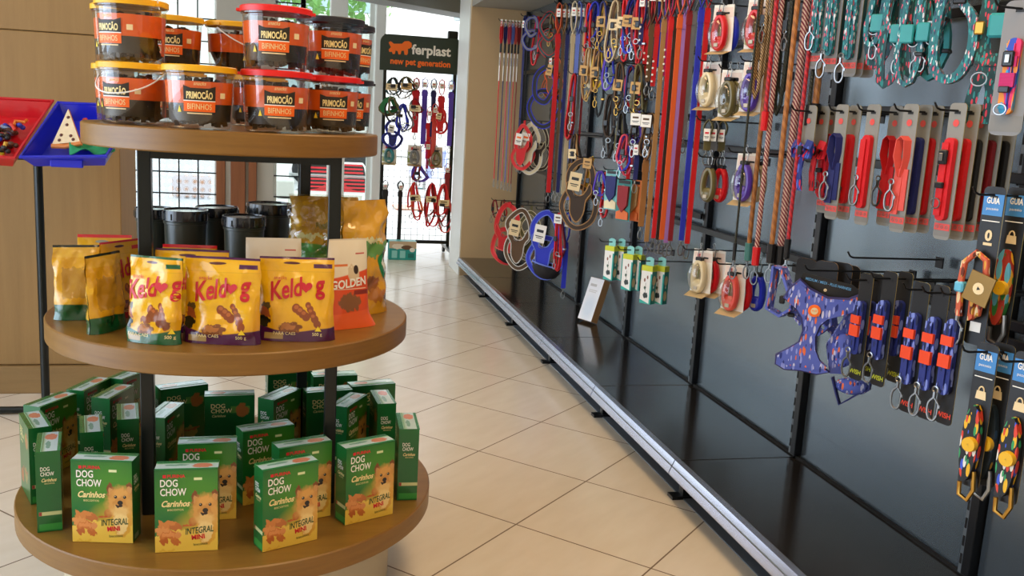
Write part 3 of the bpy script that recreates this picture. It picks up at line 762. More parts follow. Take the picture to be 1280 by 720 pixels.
# big shiny yellow bags
M_big = layers('bag_yellow', 'cf9a22', [('es', .5, .5, .6, .5, 'd9a62a'), ('w', .52, .04, 5, 1, .1, '4f9a4a'), ('wn', .40, .05, 6, 2, .05, 'd2a02a'), ('rn', .1, .9, .62, .66, 'e8e2a0'), ('rn', .35, .8, .70, .76, '9a8a2a')], .12, .9, .8, .006)
M_big2 = layers('bag_yellow_print', 'd09a20', [('es', .5, .5, .7, .5, 'dba62c'), ('wn', .62, .03, 6, 0, .05, '6aa04a'), ('wn', .50, .03, 6, 1, .05, 'd39c20'), ('rn', .1, .8, .64, .68, 'e4e2b0'), ('e', .82, .42, .17, .12, '1c7a36'), ('en', .82, .42, .06, .08, 'e9efe0'), ('en', .45, .28, .2, .07, '9a5c1e'), ('en', .6, .17, .2, .06, 'b87428')], .14, .7, .8, .006)
bigm = pouch('bag_big', .19, .295, .09, M_big, M_big, None, seed=21, crumple=.022)
bigm2 = pouch('bag_big2', .155, .300, .085, M_big2, M_big2, None, seed=22, crumple=.016)
fb1 = put('food_bag', bigm, 'large shiny crumpled yellow and green bag behind the front right post', 'food bag', 396, 382, ZM, 6, 'large yellow bags')
fb2 = put('food_bag', bigm2, 'large yellow bag with green round emblem standing at the right edge of middle tier', 'food bag', 447, 385, ZM, 38, 'large yellow bags')
fb1.location.x, fb1.location.y, fb2.location.x, fb2.location.y = .082, 2.632, .182, 2.512
Mc = clear('film_wrap', 'f4f2ec', .10, .12)
_nt = Mc.node_tree; _b = _nt.nodes.new('ShaderNodeBump'); _b.inputs['Strength'].default_value = 1; _b.inputs['Distance'].default_value = .012
_v = _nt.nodes.new('ShaderNodeTexVoronoi'); _v.inputs['Scale'].default_value = 26; _c = _nt.nodes.new('ShaderNodeTexCoord')
_nt.links.new(_c.outputs['Object'], _v.inputs['Vector']); _nt.links.new(_v.outputs['Distance'], _b.inputs['Height'])
for n_ in _nt.nodes:
    if n_.type == 'BSDF_GLOSSY': _nt.links.new(_b.outputs[0], n_.inputs['Normal'])
fw = pouch('film', .205, .300, .104, Mc, Mc, None, seed=31, crumple=.016)
for o_ in list(C.objects):
    if o_.name == 'food_bag': O('film_wrap', fw, o_, label='clear shiny crumpled film')
# black tubs at the back
M_tubl = mat('tub_black', '35382e', .35, 0, .08, coat=.2)
def tub(r, h):
    def fn():
        m = MB(); m.lathe([(.001, .0), (r*.84, 0), (r*.86, .003), (r*.95, h*.84), (r*.99, h*.845), (r*.99, h*.87), (r*.97, h*.875), (r*.97, h*.9)], M_tubl, 36)
        return m.mesh('tub', 40)
    def fl():
        m = MB(); m.lathe([(r*1.0, h*.88), (r*1.045, h*.885), (r*1.045, h*.975), (r*1.03, h), (r*.98, h), (r*.96, h*.985), (.001, h*.985)], mat('tub_lid', '1c1e22', .2, 0, .03, coat=.5), 36)
        for k in range(12): m.box((r*1.05*math.cos(k*PI/6), r*1.05*math.sin(k*PI/6), h*.93), (.003, .003, h*.07), M_tubl)
        return m.mesh('lid', 40)
    return cached(('tub', r, h), fn), cached(('tubl', r, h), fl)
for px, Y, pyl, r, lb, st in ((194, 2.80, 260, .052, 'black tub with lid partly hidden by the front left post', 0), (232, 2.70, 262, .058, 'black tub with small pale sticker, front left of the rear tubs', 1),
                       (271, 2.84, 258, .058, 'black tub behind the stickered one, in the middle of the rear row', 0), (305, 2.66, 270, .056, 'shortest black tub in the centre with cream label low down', 2),
                       (336, 2.83, 254, .062, 'black tub farthest right, behind the big shiny bag', 0)):
    x = solve_x(px, Y, ZM+.1); z = solve_z(pyl, x, Y); h = round(z-ZM, 3); tb, tl_ = tub(r, h)
    t = T('storage_tub', lb, 'tub', (x, Y, ZM+.0005), 0, 'black lidded tubs'); O('tub_body', tb, t); O('lid', tl_, t)
    if st:
        a0 = -1.35; m = MB()
        if st == 1: m.lathe([(r*.925, h*.50), (r*.94, h*.60)], M_cream, 3, None, a0, a0+.22)
        else: m.lathe([(r*.89, h*.12), (r*.925, h*.40)], M_cream, 6, None, -2.3, -1.4)
        O('sticker', m, t, label='cream sticker')

# ------------------------------------------------------------------ clear buckets on the top tier
M_tubc = clear('clear_plastic', 'f6f6f4', .07, .06)
def lid_mat(c): return mat('lid_'+c, dict(yellow='eeb212', red='e01c14', black='23242c')[c], .35, 0, .05)
M_or = mat('label_orange', 'f0660c', .45, 0, .05); M_blk = mat('label_black', '2a2214', .45, 0, .05)
BR, BHh = .0765, .137
def bucket_meshes():
    r0, r1 = BR*.90, BR*.985
    def rz(z): return r0+(r1-r0)*z/BHh
    b = MB(); b.lathe([(.001, .001), (r0-.004, .0), (r0, .004), (rz(BHh*.86), BHh*.86), (r1+.002, BHh*.87), (r1+.002, BHh*.90), (r1, BHh*.905), (r1, BHh*.97)], M_tubc, 44)
    l = MB(); l.lathe([(rz(.055)-.0012, .055), (rz(.080)-.0012, .080), (rz(.102)-.0012, .1025)], M_or, 40)
    l.lathe([(rz(.02)-.0012, .018), (rz(.055)-.0012, .055)], M_blk, 40, None, -2.75, -.3)
    l.lathe([(rz(.02)-.0012, .018), (rz(.055)-.0012, .055)], M_or, 14, None, .3, 1.1)
    def wp(x, y, z):
        a = -PI/2+x/BR; rr = rz(z)-y; return (rr*math.cos(a), rr*math.sin(a), z)
    def curved(x0, x1, z0, z1, m, off):
        n = 8; v = [wp(x0+(x1-x0)*i/n, -off, z) for i in range(n+1) for z in (z0, z1)]
        l.add(v, [(2*i, 2*i+2, 2*i+3, 2*i+1) for i in range(n)], m)
    curved(-.036, .036, .062, .088, M_blk, .0004)
    for sg in (-1, 1): l.add([wp(sg*.036, -.0004, .088), wp(sg*.02, -.0004, .088), wp(sg*.036, -.0004, .093)], [(0, 1, 2)], M_blk)
    curved(-.036, .036, .060, .062, M_inkw, .0006); curved(-.036, .036, .038, .060, M_or, .0005); curved(-.028, .028, .033, .0355, M_cream, .0006)
    l.text('PRIMOCÃO', 0, .066, .014, M_script, -.0012, w=.058, bold=.035, warp=lambda x, y, z: wp(x, y, z))
    l.text('BIFINHOS', 0, .043, .012, M_script, -.0012, w=.054, bold=.0, warp=lambda x, y, z: wp(x, y, z))
    l.text('snacks', 0, .094, .008, M_script, -.0008, w=.026, bold=.0, slant=.3, warp=wp)
    tri = [(-.052, .036), (-.042, .036), (-.047, .050)]
    l.add([wp(x, -.0008, z) for x, z in tri], [(0, 1, 2)], mat('ink_yellow', 'f2d32a', .5, 0, 0))
    curved(.048, .062, .068, .080, M_cream, .0006)
    c = MB(); rr = random.Random(5)
    for i in range(120):
        a = rr.uniform(0, 2*PI); q = math.sqrt(rr.uniform(.1, 1))*(r0-.016); z = rr.uniform(.014, .095)
        c.box((q*math.cos(a), q*math.sin(a), z), (.011, .011, rr.uniform(.05, .075) if z < .06 else .03), M_meat, None, .002) if False else c.box((0, 0, 0), (.010, .010, rr.uniform(.04, .06)), M_meat, tr(q*math.cos(a), q*math.sin(a), min(.085, max(.035, z))) @ rot(rr.uniform(-25, 25), rr.uniform(-25, 25), rr.uniform(0, 90)))
    lids = {}
    for k in ('yellow', 'red', 'black'):
        m = MB(); lm = lid_mat(k)
        m.lathe([(r1+.0015, BHh*.90), (r1+.0045, BHh*.90), (r1+.0045, BHh*.985), (r1+.002, BHh), (r1-.004, BHh), (r1-.007, BHh-.003), (.001, BHh-.003)], lm, 44)
        for a in (0, PI): m.box((0, 0, 0), (.010, .02, .006), lm, rot(0, 0, math.degrees(a)) @ tr(r1+.006, 0, BHh*.93))
        lids[k] = m.mesh('lid', 40)
    h = {}
    for k, ang in (('low', 62), ('mid', 35), ('up', -78)):
        pts = []; n = 20
        for i in range(n+1):
            a = PI*i/n; x = (r1+.006)*math.cos(a); q = (r1+.012)*math.sin(a); pts.append((x, -q*math.cos(R_(ang)), BHh*.86-q*math.sin(R_(ang))))
        # keep the wire outside the wall of the bucket
        pp = []
        for x, y, z in pts:
            rr_ = math.hypot(x, y)
            if rr_ < r1+.005: s_ = (r1+.005)/max(rr_, 1e-4); x, y = x*s_, y*s_
            pp.append((x, y, z))
        m = MB(); m.tube(pp, .0017, M_inkw, 6); h[k] = m.mesh('handle', 60)
    return b.mesh('bucket', 50), l.mesh('label', 50), c.mesh('treats', 0), lids, h
M_meat = mat('jerky', '4c3a1c', .55, 0, .25, vscale=20)
bb, bl, bc, lids, hh = bucket_meshes()
def on_ring(px, rad, front=True):
    best = None
    for i in range(720):
        a = 2*PI*i/720; x, y = TC.x+rad*math.cos(a), TC.y+rad*math.sin(a)
        if (y < TC.y) != front: continue
        e = abs(pix((x, y, ZT))[0]-px)
        if best is None or e < best[0]: best = (e, x, y)
    return best[1], best[2]
BU = [  # px, ring radius, front, level, lid, handle, label
 (168, .268, 1, 0, 'yellow', 'mid', 'clear treat bucket with yellow lid, leftmost in the lower front row'),
 (250, .278, 1, 0, 'yellow', None, 'clear treat bucket with yellow lid, second in the lower row, label facing out'),
 (345, .276, 1, 0, 'red', None, 'clear treat bucket with red lid in the middle of the lower row'),
 (409, .250, 1, 0, 'red', None, 'clear treat bucket with red lid at the right of the lower row'),
 (137, .255, 0, 0, 'yellow', None, 'clear treat bucket with yellow lid peeking out at the lower far left'),
 (429, .262, 0, 0, 'black', None, 'clear treat bucket with black lid peeking out at the lower far right'),
 (217, .278, 0, 0, 'yellow', None, 'clear treat bucket hidden in the lower rear row on the left'),
 (320, .270, 0, 0, 'yellow', None, 'clear treat bucket in the lower rear row glimpsed beside the red-lidded one'),
 (167, .268, 1, 1, 'yellow', 'up', 'clear treat bucket with yellow lid and white handle hanging down, upper left'),
 (344, .276, 1, 1, 'red', None, 'clear treat bucket with red lid on top, tallest in the middle'),
 (412, .250, 1, 1, 'black', None, 'clear treat bucket with black lid in the upper row, right of the red-lidded one'),
 (137, .255, 0, 1, 'yellow', None, 'clear treat bucket with yellow lid peeking out at the upper far left'),
 (217, .278, 0, 1, 'yellow', None, 'clear treat bucket with yellow lid in the upper rear row, left one'),
 (294, .270, 0, 1, 'yellow', 'mid', 'clear treat bucket with yellow lid in the upper rear row, beside the tall red-lidded one'),
 (432, .262, 0, 1, 'black', None, 'clear treat bucket with black lid peeking out at the upper far right'),
]
for px, rad, fr_, lv, lc, hd, lb in BU:
    x, y = on_ring(px, rad, bool(fr_))
    if px > 425: x, y = .120, (2.562 if lv == 0 else 2.576)   # tucked behind its front neighbour
    z = ZT+.0006+lv*(BHh+.0012)
    yaw = math.degrees(math.atan2(x, y))*-1
    off = {168: 35, 167: 45, 294: 55, 217: -8, 432: 50, 429: 20, 137: 30, 412: 8, 409: 12, 345: 6, 344: -4}.get(px, 0)
    t = T('treat_bucket', lb, 'bucket', (x, y, z), yaw+off*-1 if px in (168, 167, 137) else yaw+off, 'clear buckets of dog treats')
    O('bucket_body', bb, t); O('label_band', bl, t, label='orange and black printed band')
    O('treats', bc, t, kind='stuff'); O('lid', lids[lc], t, label=lc+' lid')
    if hd: O('handle', hh[hd], t)

# ------------------------------------------------------------------ toy bins on the left
def bin_(label, mt, pts, YF, YBk, depth):
    (bl_, br__, fr__, fl_) = pts
    P = [at(*bl_, Y=YBk), at(*br__, Y=YBk), at(*fr__, Y=YF), at(*fl_, Y=YF)]
    c = sum(P, Vector())/4; n = (P[1]-P[0]).cross(P[3]-P[0]).normalized()
    if n.z > 0: n = -n
    t = T('toy_bin', label, 'bin', c)
    Q = [p-c for p in P]; cc = Vector((0, 0, 0))
    L = [q*.84+n*depth for q in Q]
    Qi = [q*.965 for q in Q]; Li = [q*.80+n*(depth-.006) for q in Q]
    m = MB(); v = Q+L+Qi+Li; f = []
    for i in range(4):
        j = (i+1) % 4; f += [(i, j, 4+j, 4+i), (8+i, 12+i, 12+j, 8+j), (i, 8+i, 8+j, j)]
    f += [(4, 5, 6, 7), (15, 14, 13, 12)]
    m.add(v, f, mt); O('tray', m, t)
    rm = MB(); ring = [q*1.0-n*.002 for q in Q]
    rm.tube([r_ for r_ in ring], .007, mt, 8, closed=True); O('rim', rm, t)
    fp = MB(); mid_ = (Q[2]+Q[3])/2*.92+n*depth*.62+Vector((0, -.008, 0)); fp.box(tuple(mid_), (.11, .012, .03), mt, None, .004); O('grip', fp, t)
    return c, n, Q
M_bred = mat('bin_red', 'c4101c', .3, 0, .04, coat=.4); M_bblue = mat('bin_blue', '1420c0', .28, 0, .04, coat=.4)
c1, n1, Q1 = bin_('blue plastic display bin on the left holding a pizza-slice toy', M_bblue, ((73, 129), (172, 133), (133, 196), (26, 197)), 3.62, 3.86, .062)
c2, n2, Q2 = bin_('red plastic display bin at the left picture edge holding small colourful toys', M_bred, ((-62, 120), (66, 127), (18, 198), (-118, 188)), 3.62, 3.86, .062)
def inbin(c, n, Q, u, v, up):
    p = (Q[0]*(1-u)+Q[1]*u)*(1-v)+(Q[3]*(1-u)+Q[2]*u)*v; return c+p*.82+n*(.062-.012-up)
rr = random.Random(8)
P = inbin(c1, n1, Q1, .30, .52, .03)
m = MB(); m.poly([(-.045, -.065), (.055, -.06), (.0, .075)], -.007, .007, mat('pizza_cheese', 'ddc7a0', .6, 0, .15, vscale=60), side=mat('pizza_crust', 'cf7a34', .6))
m.tube([(-.048, 0, -.068), (0, 0, -.073), (.058, 0, -.062)], .009, mat('pizza_crust', 'cf7a34', .6), 8)
for x, z in ((-.015, -.03), (.02, -.035), (.002, .01), (-.02, -.05), (.03, -.05), (.004, .04)): m.sph((x, -.008, z), (.006, .003, .006), mat('pizza_olive', '5a2a1c', .5))
o = O('pizza_toy', m, None, 'pizza-slice shaped toy in the blue bin', 'toy', loc=tuple(P+Vector((0, -.02, .025)))); o.rotation_euler = (R_(-28), R_(-6), R_(-12))
m = MB(); seg = 14
vs_ = []; n_ = 12
for i in range(n_):
    for j in range(n_):
        x = -.075+.15*i/(n_-1); y = -.055+.11*j/(n_-1); vs_.append((x, y, .012*math.sin(x*60)*math.cos(y*50)+.008*noise.noise(Vector((x*30, y*30, 0)))))
m.add(vs_, [(i*n_+j, (i+1)*n_+j, (i+1)*n_+j+1, i*n_+j+1) for i in range(n_-1) for j in range(n_-1)], mat('green_felt', '1d8a5c', .8))
P = inbin(c1, n1, Q1, .74, .74, .028); o = O('cloth_toy', m, None, 'crumpled green cloth toy in the blue bin', 'toy', loc=tuple(P)); o.rotation_euler = (R_(22), 0, R_(10))
o.modifiers.new('s', 'SOLIDIFY').thickness = .004
P = inbin(c1, n1, Q1, .53, .42, .026)
m = MB(); m.tube([(-.01, 0, .05), (.0, 0, .02), (.012, 0, -.01), (.03, -.01, -.035)], .009, mat('toy_scarlet', 'c8321e', .5), 8)
for k in range(4): m.sph((.0+.008*k, -.004, .03-.018*k), (.012, .008, .007), mat('toy_cream', 'e6d3ae', .5))
o = O('chew_toy', m, None, 'red and cream twisted chew toy beside the pizza slice', 'toy', loc=tuple(P)); o.rotation_euler = (R_(-20), 0, 0)
toyc = ['e8c62a', '2b3bb0', 'c8202c', 'e6dcc8', '1f1f24', 'e07a2a', '7c8aa8', '4a2a1c', 'd8b04a']
names = ['yellow', 'blue', 'scarlet', 'cream', 'black', 'orange', 'grey-blue', 'brown', 'mustard']
for i in range(20):
    u, v_ = .45+.5*((i*.37) % 1), .30+.58*((i*.61) % 1)
    P = inbin(c2, n2, Q2, u, v_, .012+.012*(i % 3)); k = i % 9; m = MB(); mt = mat('toy_'+names[k], toyc[k], .5, 0, .1)
    if i % 3 == 0:
        m.tube([(.022*math.cos(a), .022*math.sin(a), .004*math.sin(3*a)) for a in [2*PI*q/14 for q in range(14)]], .006, mt, 8, closed=True); what, cat = 'ring', 'toy'
    elif i % 3 == 1:
        m.tube([(-.028, 0, 0), (-.01, .008, .004), (.01, -.006, .004), (.028, 0, 0)], .007, mt, 8)
        for sx in (-1, 1):
            for sy in (-1, 1): m.sph((sx*.03, sy*.008, 0), (.010, .010, .009), mt)
        what, cat = 'bone', 'toy'
    else:
        m.tube([(-.03, -.006, 0), (-.012, .012, .005), (.008, -.01, .006), (.03, .008, 0)], .006, mt, 8); what, cat = 'twisted rope', 'toy'
    sec = ['back', 'middle', 'front'][min(2, int((v_-.3)/.2))]; lr = 'left' if u < .6 else 'centre' if u < .8 else 'right'
    o = O('dog_toy', m, None, 'small %s %s toy in the %s %s of the red bin' % (names[k], what, lr, sec), cat, 'toys in the red bin', tuple(P)); o.rotation_euler = (R_(30+rr.uniform(-15, 15)), R_(rr.uniform(-15, 15)), rr.uniform(0, 3))
# stand that carries the bins
sx_ = at(58, 497, Z=0).x; SY = 3.95
st = T('bin_stand', 'black metal stand with upright pole carrying the red and blue bins', 'stand', (at(57, 490, Y=SY).x, SY, 0))
xs0 = at(57, 490, Y=SY).x
zt = at(48, 215, Y=SY).z
O('pole', MB().tube([(0, 0, .02), (0, 0, zt+.06)], .0165, M_post, 12), st)
O('pole', MB().tube([(-.75, 0, .02), (-.75, 0, zt+.06)], .0165, M_post, 12), st)
O('foot_bar', MB().tube([(-.95, 0, .018), (.19, 0, .018)], .015, M_post, 10), st)
O('top_bar', MB().tube([(-.95, 0, zt+.055), (.22, 0, zt+.055)], .012, M_post, 10), st)
# ------------------------------------------------------------------ goods hanging on the wall
HK = {}
def hook_at(px, py, X, what, length=None):
    """wire hook on the panel whose tip the photo shows at px, py"""
    P = at(px, py, X=X); L = XB-.02-X
    m = MB(); m.tube([(-.012, 0, .016), (-.004, 0, .004), (.006, 0, 0), (L, 0, 0)], .0026, M_blackm, 6)
    m.box((L, 0, -.008), (.004, .03, .03), M_blackm)
    O('display_hook', m, None, ' '.join(('black wire hook carrying '+what).split()[:16]), 'hook', 'display hooks', (X, P.y, P.z))
    return P.y, P.z
def clipmesh(mt, s=1.):
    def fn():
        m = MB(); m.tube([(0, 0, 0), (0, 0, -.012*s)], .0035*s, mt, 6)
        m.tube([(.0055*s*math.cos(a), 0, .004*s+.0055*s*math.sin(a)) for a in [2*PI*i/10 for i in range(10)]], .0016*s, mt, 5, closed=True)
        pts = smooth([(-.001*s, 0, -.012*s), (-.009*s, 0, -.022*s), (-.010*s, 0, -.040*s), (-.005*s, 0, -.052*s), (.004*s, 0, -.053*s), (.009*s, 0, -.044*s)], k=3)
        m.tube(pts, .0024*s, mt, 6); m.tube([(.009*s, 0, -.044*s), (.0095*s, 0, -.022*s), (.001*s, 0, -.012*s)], .0019*s, mt, 6)
        m.box((.011*s, 0, -.026*s), (.004*s, .003*s, .006*s), mt)
        return m.mesh('snap_hook', 40)
    return cached(('clip', mt.name, s), fn)
def dring(mt, r=.011):
    def fn():
        m = MB(); m.tube([(r*math.cos(a), 0, -r*.6+r*.9*math.sin(a)) for a in [2*PI*i/14 for i in range(14)]], .0018, mt, 6, closed=True); return m.mesh('ring', 60)
    return cached(('dring', mt.name, r), fn)
def sub(mesh, name, par, loc=(0, 0, 0), rx=0, ry=0, rz=0, label=None):
    o = O(name, mesh, par, label); o.location = loc; o.rotation_euler = (R_(rx), R_(ry), R_(rz)); return o
def tagcard(t, w, h, z, mt, y=-.004, x=0, ry=0, deco=None, name='tag_card', tilt=0):
    m = MB(); m.box((0, 0, -h/2), (w, .0012, h), mt, None, .0)
    if deco: m.box((0, -.001, -h*.35), (w*.6, .0006, h*.16), deco); m.box((0, -.001, -h*.65), (w*.7, .0006, h*.05), M_ink); m.box((0, -.001, -h*.75), (w*.5, .0006, h*.04), M_ink)
    sub(m, name, t, (x, y, z), 0, ry, tilt)
def k_lead(t, c, L, w=None):
    """thin show lead: padded handle, black sleeve, white paper strip, thin cord"""
    m = MB(); m.rib([(0, 0, -.01), (-.012, 0, -.05), (-.011, 0, -.12), (0, 0, -.165), (.011, 0, -.12), (.012, 0, -.05)], .016, .006, fab(c), closed=True); sub(m, 'handle', t)
    m = MB(); m.tube([(0, 0, -.16), (0, 0, -.225)], .0075, M_blackp, 8); sub(m, 'sleeve', t)
    m = MB(); m.box((0, -.004, -.33), (.014, .001, .20), M_white); m.box((0, -.0048, -.29), (.006, .0006, .06), M_ink); sub(m, 'paper_strip', t)
    m = MB(); m.rib([(0, 0, -.22), (0, 0, -L+.05)], .010, .003, fab(c), (1, 0, 0)); sub(m, 'cord', t)
    tagcard(t, .026, .05, .012, M_white, deco=M_inkr)
    sub(clipmesh(M_steel), 'snap_hook', t, (0, 0, -L+.045))
def k_strap(t, c, L, w=.022, hc=None, studs=0, tag=1, two=None, loopL=.17, clip=M_steel):
    m = MB(); a = loopL
    m.rib([(0, 0, .004), (-.012, 0, -.01), (-.017, 0, -a*.4), (-.013, 0, -a*.75), (0, 0, -a), (.013, 0, -a*.75), (.017, 0, -a*.4), (.012, 0, -.01)], w, .0035, fab(hc or c), closed=True)
    sub(m, 'handle_loop', t)
    m = MB(); m.rib([(0, 0, -a+.004), (.002, 0, -L*.5), (0, 0, -L+.055)], w, .0035, fab(c), (.85, .5, 0))
    m.rib([(0, 0, -a-.01), (0, 0, -a-.05)], w*1.15, .008, fab(c), (.85, .5, 0))
    if two: m.rib([(.008, .008, -a), (.012, .006, -L*.5), (.006, .006, -L+.05)], w*.8, .003, fab(two), (.85, .5, 0))
    if studs:
        for k in range(studs): m.sph((-.003, -.006, -L+.075+k*.028), (.005, .004, .005), M_inkw, 8, 5)
    sub(m, 'strap', t)
    if clip: sub(clipmesh(clip), 'snap_hook', t, (0, 0, -L+.05), 0, 0, 30)
    if tag: tagcard(t, .024, .045, -.03, M_white, -.014, deco=M_inkr)
def rope(t, mt, L, r=.006, loop=.16, end=None, clip=1, sway=.0):
    m = MB(); a = loop
    if loop:
        m.tube([(0, 0, -.0), (-.014, 0, -.02), (-.019, 0, -a*.5), (-.010, 0, -a*.85), (0, 0, -a), (.010, 0, -a*.85), (.019, 0, -a*.5), (.014, 0, -.02)], r, mt, 8, closed=True)
        m.tube([(0, 0, -a+.01), (0, 0, -a-.035)], r*1.7, M_blackp if end is None else end, 8); sub(m, 'handle_loop', t); m = MB()
    m.tube([(0, 0, -a if loop else 0), (sway, 0, -L*.4), (-sway, 0, -L*.7), (0, 0, -L+.09)], r, mt, 8); sub(m, 'rope', t)
    m = MB(); m.tube([(0, 0, -L+.115), (0, 0, -L+.055)], r*1.7, end or M_blackp, 10, taper=[1, .9]); sub(m, 'end_sleeve', t)
    if clip: sub(clipmesh(M_steel, 1.1), 'snap_hook', t, (0, 0, -L+.05), 0, 0, 20)
def bundle(t, mt, L=.42, r=.005, n=3, end=None):
    """rope lead folded several times over the hook"""
    m = MB()
    for i in range(n):
        a = .017+.007*i; y = (i-(n-1)/2)*.011; l = L*(1-.12*i)
        m.tube([(0, y, 0), (-a*.8, y, -.02), (-a, y, -l*.5), (-a*.7, y, -l*.93), (0, y, -l), (a*.7, y, -l*.93), (a, y, -l*.5), (a*.8, y, -.02)], r, mt, 7, closed=True)
    sub(m, 'rope', t); m = MB(); m.tube([(0, 0, -L*.42), (0, 0, -L*.5)], .016, M_blackp, 8, flat=1.2); sub(m, 'binding', t)
    sub(clipmesh(M_steel), 'snap_hook', t, (.012, -.02, -L*.5))
def card_mesh(w, L, mt, head=None, foot=None, edge=None, heart=None, hh=.045, fh=.035):
    def fn():
        m = MB(); r = w*.22; pts = []
        for cx, cz, a0 in ((w/2-r, -r+.018, 0), (-w/2+r, -r+.018, 90), (-w/2+r, -L+r, 180), (w/2-r, -L+r, 270)):
            for k in range(4): a = R_(a0+30*k); pts.append((cx+r*math.cos(a), cz+r*math.sin(a)))
        m.poly(pts, -.001, .001, mt, side=edge or mt)
        e = -.0016
        if head: m.add([(-w/2+.002, e, .002), (w/2-.002, e, .002), (w/2-.002, e, .002-hh), (-w/2+.002, e, .002-hh)], [(0, 1, 2, 3)], head)
        if foot: m.add([(-w/2+.002, e, -L+.008+fh), (w/2-.002, e, -L+.008+fh), (w/2-.002, e, -L+.008), (-w/2+.002, e, -L+.008)], [(0, 1, 2, 3)], foot)
        m.box((0, e-.0002, -.004), (w*.35, .0006, .006), M_ink)
        if heart: m.lathe([(.001, 0), (.0085, 0)], heart, 14, tr(0, e-.0008, -.028) @ rot(90))
        return m
    return fn()
def k_collar(t, c, L=.30, w=.047, card=None, buckle=True, clip=False, loop=False, foot=None, footcol=None, band=None, style='wish', fabm=None, c2=None, top=.062, bot=.045):
    mt = card or mat('card_grey', '8b8b86', .5, 0, .05); edge = mat('card_edge', '9a9058', .7, 0, 0)
    foot_m = footcol or mat('foot_grey', '7f7e7a', .5, 0, 0)
    m = card_mesh(w, L, mt, None, foot_m, edge, M_heart if style == 'wish' else None)
    if foot and style != 'wish': m.text(foot, 0, -L+.016, .012, M_inkr2 if style == 'wish' else M_ft[style], -.0026, w=w*.86, bold=.02)
    if style == 'wish':
        m.box((0, -.002, -L+.030), (w*.92, .0008, .016), M_heart)
        for k in range(3): m.tube([(-w*.28+w*.28*k+.0035*math.cos(a), -.0028, -L+.030+.0035*math.sin(a)) for a in [2*PI*i/8 for i in range(8)]], .0008, foot_m, 4, closed=True)
    sub(m, 'backing_card', t)
    fm = fabm or fab(c); z0 = -top; z1 = -L+bot; sw = .021
    m = MB()
    if loop:
        m.rib([(-.002, -.006, z0-.10), (-.012, -.016, z0-.05), (-.010, -.014, z0-.01), (0, -.012, z0), (.010, -.010, z0-.01), (.012, -.008, z0-.05), (.004, -.006, z0-.10)], sw, .003, fm, (.3, 1, 0))
        m.rib([(-.004, -.010, z0-.08), (-.006, -.012, z1)], sw, .004, fm, (1, .2, 0)); m.rib([(.008, -.006, z0-.08), (.008, -.006, z1+.01)], sw, .004, fm, (1, .2, 0))
    else:
        pts = []
        for k in range(9): a = PI*k/8; pts.append((.011*math.cos(a), z0-.011+.011*math.sin(a)))
        for k in range(9): a = PI+PI*k/8; pts.append((.011*math.cos(a), z1+.011+.011*math.sin(a)))
        m.poly([(p[0]*1.25, p[1]) for p in pts], -.016, -.003, fm)
        m.rib([(-.006, -.019, z0-.012), (-.006, -.020, (z0+z1)/2), (-.006, -.019, z1+.012)], .018, .0025, fm, (1, 0, 0))
    if band: m.box((-.003, -.017, z0-.05), (.030, .012, .022), band); m.box((-.003, -.017, (z0*.45+z1*.55)), (.030, .014, .030), band)
    sub(m, 'strap', t)
    if buckle:
        m = MB(); zb = z0-.045
        m.box((-.005, -.024, zb), (.024, .010, .034), M_blackp, None, .003); m.box((-.005, -.031, zb), (.010, .004, .018), M_steel, None, .001)
        sub(m, 'buckle', t); m = MB(); m.box((-.005, -.024, zb-.065), (.022, .010, .014), M_blackp, None, .002); sub(m, 'slider', t); sub(dring(M_steel, .013), 'ring', t, (-.006, -.028, zb-.10))
    if clip: sub(clipmesh(M_steel, 1.25), 'snap_hook', t, (-.012, -.024, z1+.075 if clip == 1 else z1+.005), 0, 0, 10)
M_heart = mat('heart_red', 'e0524e', .5, 0, 0); M_inkr2 = mat('ink_coral', 'ef6a58', .5, 0, 0)
M_ft = {'lime': mat('ink_lime', 'b9c22a', .5, 0, 0), 'orange': mat('ink_vermilion', 'e4442a', .5, 0, 0), 'blue': M_inkw, 'plain': M_ink}
